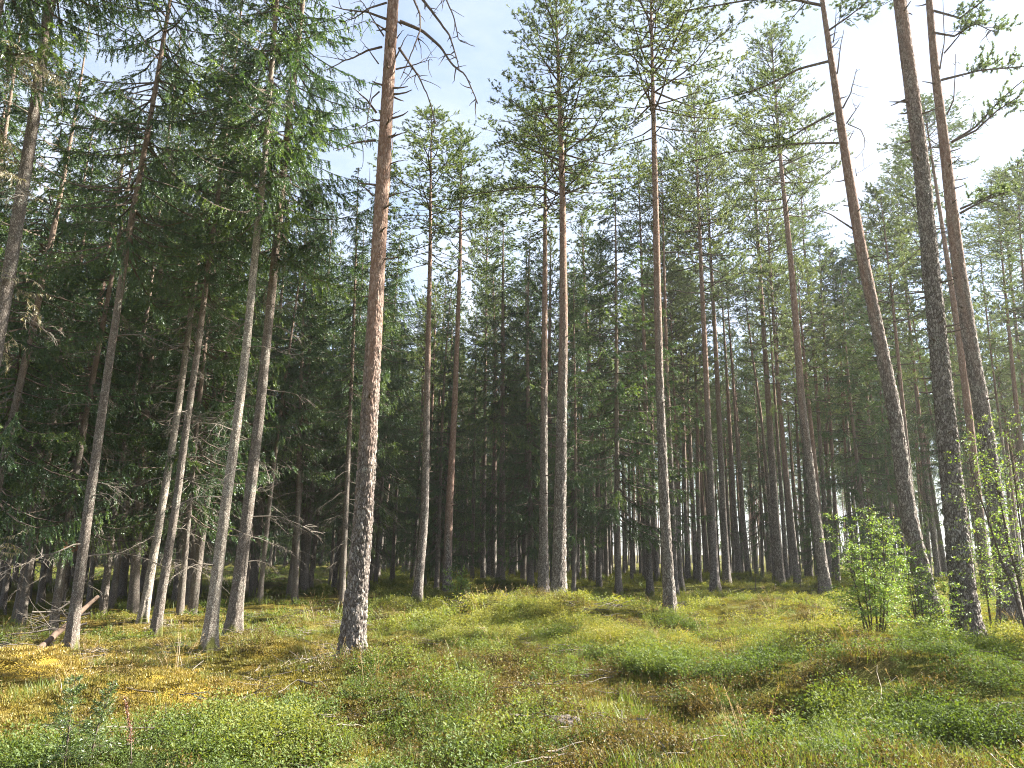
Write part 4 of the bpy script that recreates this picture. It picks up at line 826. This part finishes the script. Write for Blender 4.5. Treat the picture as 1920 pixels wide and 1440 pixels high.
put('heath_plants', HEATH, 9000, 4.6, 20, lambda P, px, py, r: np.clip(zone(px, py, HEATH_Z) * (.85 + .5 * patch(P, .8, 11)) + .22 * (patch(P, 1.1, 33) > .05), 0, .9), 'brownish low heath plants with yellowing leaves', .7, 1.2, lambda P, px, py, r: .45 + .35 * patch(P, 1.0, 14))
put('moss_cushion', MOSS, 34000, 4.6, 22, lambda P, px, py, r: np.clip(zone(px, py, MOSS_Z) + .18, 0, .95), 'golden moss over the hummocks', .8, 1.5, lambda P, px, py, r: .35 + .35 * zone(px, py, MOSS_Z) * sstep(700, 300, px) + .4 * patch(P, 1.2, 21))
put('grass', GRASS, 13000, 4.6, 19, lambda P, px, py, r: np.clip(zone(px, py, GRASS_Z) * (np.where(px > 900, .75, .22) + 1.0 * patch(P, .9, 25)) + .05, 0, .8), 'fine yellow green forest grass in tufts', .6, 1.15, lambda P, px, py, r: .42 + .3 * patch(P, 1.3, 27) + .1 * (r > 11))
put('distant_grass', GRASSF, 5000, 16, 45, lambda P, px, py, r: np.where(px < 760, .3, .12) * np.clip(.6 + 1.2 * patch(P, 2, 25), 0, 1), 'pale grass under the far trees', .6, 1.1, lambda P, px, py, r: .5 + .3 * patch(P, 1.3, 27))
put('dry_grass', DRY, 900, 5, 22, lambda P, px, py, r: np.clip(.12 + .4 * zone(px, py, [(560,1120,160,30,1),(870,1120,120,30,1),(60,1280,120,50,.7),(1400,1380,120,50,.6)]), 0, 1), 'dry straw coloured grass stalks', .6, 1.1, lambda P, px, py, r: .5 + 0 * r)

def litter(seed):
    random.seed(seed); mb = MB()
    for q in range(7):
        P = bough_path(random.uniform(0, 6.28), random.uniform(-.1, .25), random.uniform(-.2, .2), random.uniform(.1, .5), 5, .15) + np.array([random.gauss(0, .12), random.gauss(0, .12), random.uniform(.02, .10)]); mb.tube(P, np.linspace(.006, .0025, 5), 4, random.random(), 0, False)
    for q in range(3):
        c = np.array([random.gauss(0, .15), random.gauss(0, .15), .04]); P = c + np.outer(np.linspace(-1, 1, 5), dirv(random.uniform(0, 6.28), .2)) * .022; mb.tube(P, np.array([.004, .012, .014, .011, .003]), 6, .1)
    return mb.mesh('litter', MAT['dead_wood'])
LIT = [litter(720 + q) for q in range(3)]; rng = np.random.default_rng(33)
put('twig_litter', LIT, 900, 5, 24, lambda P, px, py, r: .55 + .4 * (px < 700), 'small dead twigs and cones lying on the floor', .5, 1.2, lambda P, px, py, r: .5 + 0 * r)
# far wood beyond the individual trees
def joined(sp, seed):
    mb = MB(); H = 18.0
    return None
far_pos = []
P, r = fan(2600, 70, 185, 42); keep = rng.random(len(P)) < np.where(np.arctan2(P[:, 0], P[:, 1]) > .1, .30, .75); P = P[keep]; P = P[np.argsort(np.hypot(P[:, 0], P[:, 1]))]
ang = np.degrees(np.arctan2(P[:, 0], P[:, 1]))
def far_tree_mesh(trunk, crown, Lc, cb):
    """one low tree for the far wood: trunk and crown merged"""
    mesh = bpy.data.meshes.new('far_tree'); import bmesh
    bm = bmesh.new(); bm.from_mesh(trunk); nv = len(bm.faces)
    bm2 = bmesh.new(); bm2.from_mesh(crown); bmesh.ops.transform(bm2, matrix=Matrix.Translation((0, 0, cb)) @ Matrix.Diagonal((1, 1, (18 - cb) / Lc, 1)), verts=bm2.verts)
    for f in bm2.faces: f.material_index += 1
    t2 = bpy.data.meshes.new('tmp'); bm2.to_mesh(t2); bm.from_mesh(t2); bm.to_mesh(mesh); bm.free(); bm2.free()
    for mm_ in (trunk.materials[0], crown.materials[0], crown.materials[1]): mesh.materials.append(mm_)
    return mesh
fp = [far_tree_mesh(FT[P_][0], FARC[P_], PL, 10), far_tree_mesh(FT[P_][1], FARC[P_], PL, 11)]; fs = [far_tree_mesh(FT[S_][0], FARC[S_], SL, 3.0), far_tree_mesh(FT[S_][1], FARC[S_], SL, 1.0)]
for nm, meshes, sel, lb in (('far_pine_forest', fp, rng.random(len(P)) < np.where(ang > 6, .97, .25), 'far off pine wood closing the view'), ('far_spruce_forest', fs, None, 'far off spruce wood closing the view')):
    if sel is not None: s0 = sel
    else: sel = ~s0
    Q = P[sel]; scatter(nm, meshes, Q, rng.uniform(0, 6.28, len(Q)), rng.normal(0, .015, (2, len(Q))), rng.uniform(.8, 1.05, len(Q)), rng.random(len(Q)), lb)

# ------------------------------------------------------------------ saplings, seedlings
def sapling(name, label, cat, px, d, height, stems, spread, nl, leaf=.035, seed=1, mat='birch_leaf', off=(0, 0)):
    global rng
    rng = np.random.default_rng(seed); random.seed(seed)
    p = at_dist(*px, d); x, y = p[0] + off[0], p[1] + off[1]; t = thing(name, label, cat, (x, y, gz(x, y) - .02)); lm = MB()
    for s in range(stems):
        sm = MB(); az = random.uniform(0, 6.28); h = height * random.uniform(.7, 1.0) if s else height; el = R(random.uniform(74, 87))
        b = np.array([math.cos(az), math.sin(az), 0]) * spread * .3 * random.random(); P = bough_path(az, el, el + .06, h, 8, .06) + b
        sm.tube(P, np.linspace(.006 + .005 * h, .002, 8), 5, .4)
        nb = int(20 * h)
        for q in range(nb):
            u = random.uniform(.22, .97); B, T = interp(P, np.array([u])); a2 = random.uniform(0, 6.28); lb_ = spread * (1.1 - .75 * u) * random.uniform(.5, 1.1)
            Q = bough_path(a2, R(random.uniform(5, 45)), R(random.uniform(-10, 20)), lb_, 5, .12) + B[0]; sm.tube(Q, np.linspace(.004, .0015, 5), 3, .3, 0, False)
            k = max(4, int(nl * lb_)); uu = rng.uniform(.2, 1.05, k).clip(0, 1); LB, LT = interp(Q, uu); D = unit(LT * .6 + rng.normal(0, .6, (k, 3)) + np.array([0, 0, -.25])); N_ = unit(np.array([0, 0, 1.0]) + rng.normal(0, .5, (k, 3)))
            lm.leaves(LB + rng.normal(0, .015, (k, 3)), D, N_, leaf * rng.uniform(.45, 1.35, k), leaf * .72 * rng.uniform(.7, 1.1, k), np.clip(rng.normal(.45, .2, k), 0, 1))
        obj('stem', sm.mesh('stem', MAT['twig']), t)
    obj('foliage', lm.mesh('foliage', MAT[mat]), t); return t
sapling('birch_sapling', 'bushy leafy birch sapling with several thin stems left of the stout plated pine', 'sapling', (1640,1195), 12.6, 2.05, 9, .62, 130, .028, 1)
sapling('birch_sapling', 'birch sapling filling the gap behind bushy sapling and in front of curving pine', 'sapling', (1725,1165), 14.2, 1.75, 5, .8, 100, .029, 2)
sapling('birch_sapling', 'low birch sapling touching the left foot of the stout plated pine', 'sapling', (1765,1180), 13.4, 1.0, 3, .5, 80, .028, 3)
sapling('birch_sapling', 'tall birch sapling at the right edge hanging before the stout pine', 'sapling', (1950,1210), 11.6, 3.3, 3, .8, 60, .029, 4)
sapling('birch_sapling', 'young birch behind the stout plated pine near the right edge', 'sapling', (1862,1150), 15.5, 2.3, 3, .7, 60, .028, 5)
sapling('rowan_bush', 'small bright green rowan bush beside the orange red slim pine', 'bush', (862,1108), 25.0, 1.25, 5, .42, 60, .07, 6)
def seedling(name, label, px, d, h, seed, lean=0.0, cat='seedling', dens=1.0):
    global rng
    rng = np.random.default_rng(seed); random.seed(seed); p = at_dist(*px, d); t = thing(name, label, cat, (p[0], p[1], gz(p[0], p[1]) - .02)); mb = MB(); sm = MB()
    P = np.array([[0, 0, 0], [lean * .3, 0, h * .5], [lean, 0, h]]); sm.tube(P, [.004 + .008 * h, .003 + .004 * h, .002], 5)
    for z in rng.uniform(.06, .99, int((40 + 40 * min(h, 1)) * dens)):
        B0, _t = interp(P, np.array([z]))
        Lb = (h * .36 * (1.02 - z) + .03) * random.uniform(.5, 1.15); Q = bough_path(random.uniform(0, 6.28), R(random.uniform(5, 40)), R(random.uniform(-15, 25) + 30 * z), Lb, 5, .12) + B0[0]; sm.tube(Q, .0018, 3, .3, 0, False)
        k = int(24 + 260 * Lb); u = rng.uniform(.05, 1, k); LB, LT = interp(Q, u); latv = np.stack([-LT[:, 1], LT[:, 0], np.zeros(k)], 1) * rng.choice([-1, 1], k)[:, None] + rng.normal(0, .3, (k, 3))
        sh = rng.uniform(0, .45, k) * Lb * (1.1 - u); mb.needles(LB + latv * sh[:, None] + LT * sh[:, None] * .6, unit(LT + rng.normal(0, .7, (k, 3))), .016 + .010 * min(1, h), .0055, np.clip(rng.normal(.62, .22, k), 0, 1))
    obj('stem', sm.mesh('stem', MAT['twig']), t); obj('foliage', mb.mesh('foliage', MAT['seedling']), t)
seedling('spruce_seedling', 'young dark spruce standing tallest in the bilberry at bottom left corner', (122,1425), 6.6, .72, 1)
seedling('spruce_seedling', 'second young spruce right of the tallest one at bottom left', (165,1435), 6.7, .62, 2, .12)
seedling('spruce_seedling', 'tiny pale spruce seedling in the brown heath at centre', (1000,1318), 9.1, .26, 3)
seedling('spruce_seedling', 'tiny spruce seedling beside the bright grass tuft below the dark straight pine', (1226,1250), 12.0, .28, 4)
seedling('spruce_seedling', 'young spruce under the far pines at right of centre', (1416,1082), 32, 1.9, 5, 0, 'spruce', .6)
seedling('spruce_seedling', 'young spruce under the far pines close to the grey pine', (1500,1078), 34, 1.5, 6, 0, 'spruce', .6)

# ------------------------------------------------------------------ dead wood and stones on the ground
rng = np.random.default_rng(41); random.seed(41)
def local_tube(name, label, cat, pts, rad, k, mat, group=None, jitter=0.0, twigs=0):
    P = np.array(pts); base = P[0].copy(); Q, _t = interp(P - base, np.linspace(0, 1, max(6, 3 * len(P)))); Q += rng.normal(0, jitter, Q.shape); mb = MB()
    rads = np.interp(np.linspace(0, 1, len(Q)), np.linspace(0, 1, len(rad)), rad); mb.tube(Q, rads * rng.uniform(.9, 1.1, len(Q)), k, .5)
    for q in range(twigs):
        B, T = interp(Q, np.array([random.uniform(.15, .95)])); D = unit(T[0] + rng.normal(0, .7, 3) + np.array([0, 0, .25])); W = [B[0]]
        for _ in range(4): D = unit(D + rng.normal(0, .2, 3)); W.append(W[-1] + D * random.uniform(.05, .16))
        mb.tube(np.array(W), np.linspace(.006, .002, 5), 3, random.random(), 0, False)
    o = obj(name, mb.mesh(name, MAT[mat], True)); o.location = tuple(base); o['label'] = label; o['category'] = cat
    if group: o['group'] = group
    return o
d1 = ANCH[46, 3]
g0 = at_dist(66, 1232, d1 - .15); g0[2] = gz(g0[0], g0[1]) + .04
local_tube('fallen_log', 'broken barkless log leaning upward behind the thick lichened spruce', 'log', [g0, at_dist(118, 1178, d1 + .45), at_dist(183, 1118, d1 + 1.0)], [.055, .05, .034], 9, 'log_wood', None, .006, 3)
for q, (pts, lb) in enumerate([([(165,1168),(95,1180),(10,1192)], 'dark fallen dead bough lowest of those lying left of the lichened spruce'), ([(170,1150),(110,1165),(55,1185)], 'dark fallen dead bough sloping down beside the leaning log'),
   ([(150,1120),(105,1145),(70,1165)], 'thin dead bough poking up left of the lichened spruce'), ([(60,1148),(110,1150),(175,1146)], 'dead bough lying behind the foot of the lichened spruce')]):
    dd = d1 + 1.2 + .35 * q; pp = []
    for s, (x, y) in enumerate(pts):
        v = at_dist(x, y, dd); v[2] = max(v[2], gz(v[0], v[1]) + .03); pp.append(v)
    local_tube('fallen_branch', lb, 'branch', pp, [.022, .016, .006], 5, 'dead_wood', 'fallen dead boughs at the left', .012, 16)
def on_g(x, y, up=.02):
    p = ground_at(x, y); p[2] += up; return p
for pts, r, lb in [([(52,1160),(50,1125)], .012, 'pale upright broken snag stick left of the fork of two at the left edge'), ([(57,1162),(64,1136)], .012, 'pale slanting snag stick right of the upright one at the left edge')]:
    b = on_g(*pts[0], -.02); local_tube('snag_stick', lb, 'stick', [b, on_plane(*pts[1], b)], [r, r * .5], 5, 'pale_wood')
b = on_g(148, 1170, .03); local_tube('wood_piece', 'short pale broken wood piece right of the lichened spruce foot', 'wood', [b, b + np.array([.20, .05, .03])], [.028, .022], 7, 'pale_wood', None, .004)
b = on_g(297, 1228, .02); local_tube('wood_piece', 'flat pale wood chunk lying on moss left of the sunlit spruce', 'wood', [b, b + np.array([.11, .02, .01]), b + np.array([.24, .0, .0])], [.02, .034, .015], 7, 'pale_wood', None, .006)
def lump(name, label, cat, px, size, mat, seed, sq=(1, 1, 1), flat=False, sink=.3):
    p = ground_at(*px); global rng
    u = np.linspace(0, math.pi, 12); v = np.linspace(0, 2 * math.pi, 19)[:-1]; U, W = np.meshgrid(u, v, indexing='ij'); D = np.stack([np.sin(U) * np.cos(W), np.sin(U) * np.sin(W), np.cos(U)], 2).reshape(-1, 3)
    rr_ = 1 + .35 * perlin(D * 1.3 + seed * 9.1) + .18 * perlin(D * 3.5 + seed); V = D * rr_[:, None] * size * np.array(sq)
    if flat: V[:, 2] = np.minimum(V[:, 2], size * sq[2] * (.72 + .1 * perlin(D * 2.5)))
    V[:, 2] += size * sq[2] * (1 - 2 * sink); i = np.arange(11)[:, None] * 18; j = np.arange(18)[None]; j2 = (j + 1) % 18
    mb = MB(); mb.add(V, np.stack([i + j, i + 18 + j, i + 18 + j2, i + j2], 2).reshape(-1, 4)); o = obj(name, mb.mesh(name, MAT[mat], True)); o.location = tuple(p); o['label'] = label; o['category'] = cat; return o
MAT['stone'] = wood_mat('stone', (.06, .05, .045), (.15, .125, .115), 22)
lump('stone', 'flat grey stone half sunk in the heath at bottom centre', 'stone', (1062, 1356), .12, 'stone', 1, (1.25, 1, .5), False, .42)
lump('tree_stump', 'small pale broken stump on moss right of the lichened spruce', 'stump', (236, 1231), .062, 'pale_wood', 2, (1, 1, 1.1), True, .2)
lump('tree_stump', 'small dark decayed stump on moss right of the sunlit spruce', 'stump', (440, 1240), .055, 'twig', 3, (1.3, 1, .8), True, .25)
for q, (a, b_, r, lb) in enumerate([((1600,1336),(1606,1358),.012,0),((1604,1378),(1602,1340),.014,0),((1624,1362),(1626,1325),.010,0),((1628,1357),(1683,1347),.009,0),((1680,1334),(1709,1360),.013,0),((1645,1381),(1664,1362),.014,0),((1636,1366),(1690,1370),.009,0),((1610,1345),(1640,1353),.008,0),
   ((1575,1345),(1592,1341),.008,0),((1620,1338),(1640,1352),.006,0),((1640,1352),(1664,1357),.012,0),((1697,1345),(1703,1352),.009,0),((1566,1328),(1569,1310),.010,0),((1527,1288),(1536,1298),.011,0),((1637,1325),(1650,1318),.006,0)]):
    p0 = on_g(*a, .04); p1 = on_plane(*b_, p0 + np.array([0, .12 * random.uniform(-1, 1), 0])); p1[2] = max(p1[2], gz(p1[0], p1[1]) + .03)
    local_tube('fallen_stick', 'bleached grey stick in the small heap among bilberry at lower right', 'stick', [p0, (p0 + p1) / 2 + rng.normal(0, .012, 3), p1], [r, r * .85, r * .5], 6, 'pale_wood', 'bleached sticks in the lower right heap', .003, 1)
for a, b_, lb in [((632,1310),(682,1297),'weathered stick lying in front of the thick foreground pine'), ((560,1285),(590,1298),'thin fallen twig left of the foreground pine foot'), ((1870,1335),(1905,1332),'grey twig in bilberry near the right edge')]:
    p0 = on_g(*a, .05); p1 = on_g(*b_, .07); local_tube('fallen_stick', lb, 'stick', [p0, (p0 + p1) / 2, p1], [.012, .011, .006], 6, 'dead_wood', None, .004, 2)
# red-brown seed stalks in front
def stalk(px, d, h, lean, seed, label):
    global rng
    rng = np.random.default_rng(seed); p = at_dist(*px, d); z = gz(p[0], p[1]); mb = MB(); P = np.array([[0, 0, 0], [lean * .3, 0, h * .5], [lean, .02, h]]); t = thing('seed_stalk', label, 'plant', (p[0], p[1], z - .02))
    sm = MB(); sm.tube(P, [.005, .004, .002], 5); k = 420; u = rng.uniform(.4, 1, k); B, T = interp(P, u); wv = .03 * (1.15 - u)
    mb.needles(B + rng.normal(0, 1, (k, 3)) * wv[:, None] * .6, unit(rng.normal(size=(k, 3)) + np.array([0, 0, 1.0])), rng.uniform(.008, .018, k), .007, rng.random(k))
    obj('stem', sm.mesh('stem', MAT['twig']), t); obj('seed_head', mb.mesh('seed_head', MAT['red_seed']), t)
stalk((248,1440), 6.5, .50, -.12, 1, 'rust brown seed stalk leaning in the bilberry at lower left')
stalk((1400,1400), 7.6, .36, -.05, 2, 'rust brown seed stalk in grass at lower right, the taller one')
stalk((1447,1425), 7.2, .30, .03, 3, 'rust brown seed stalk in grass at lower right, the shorter one')
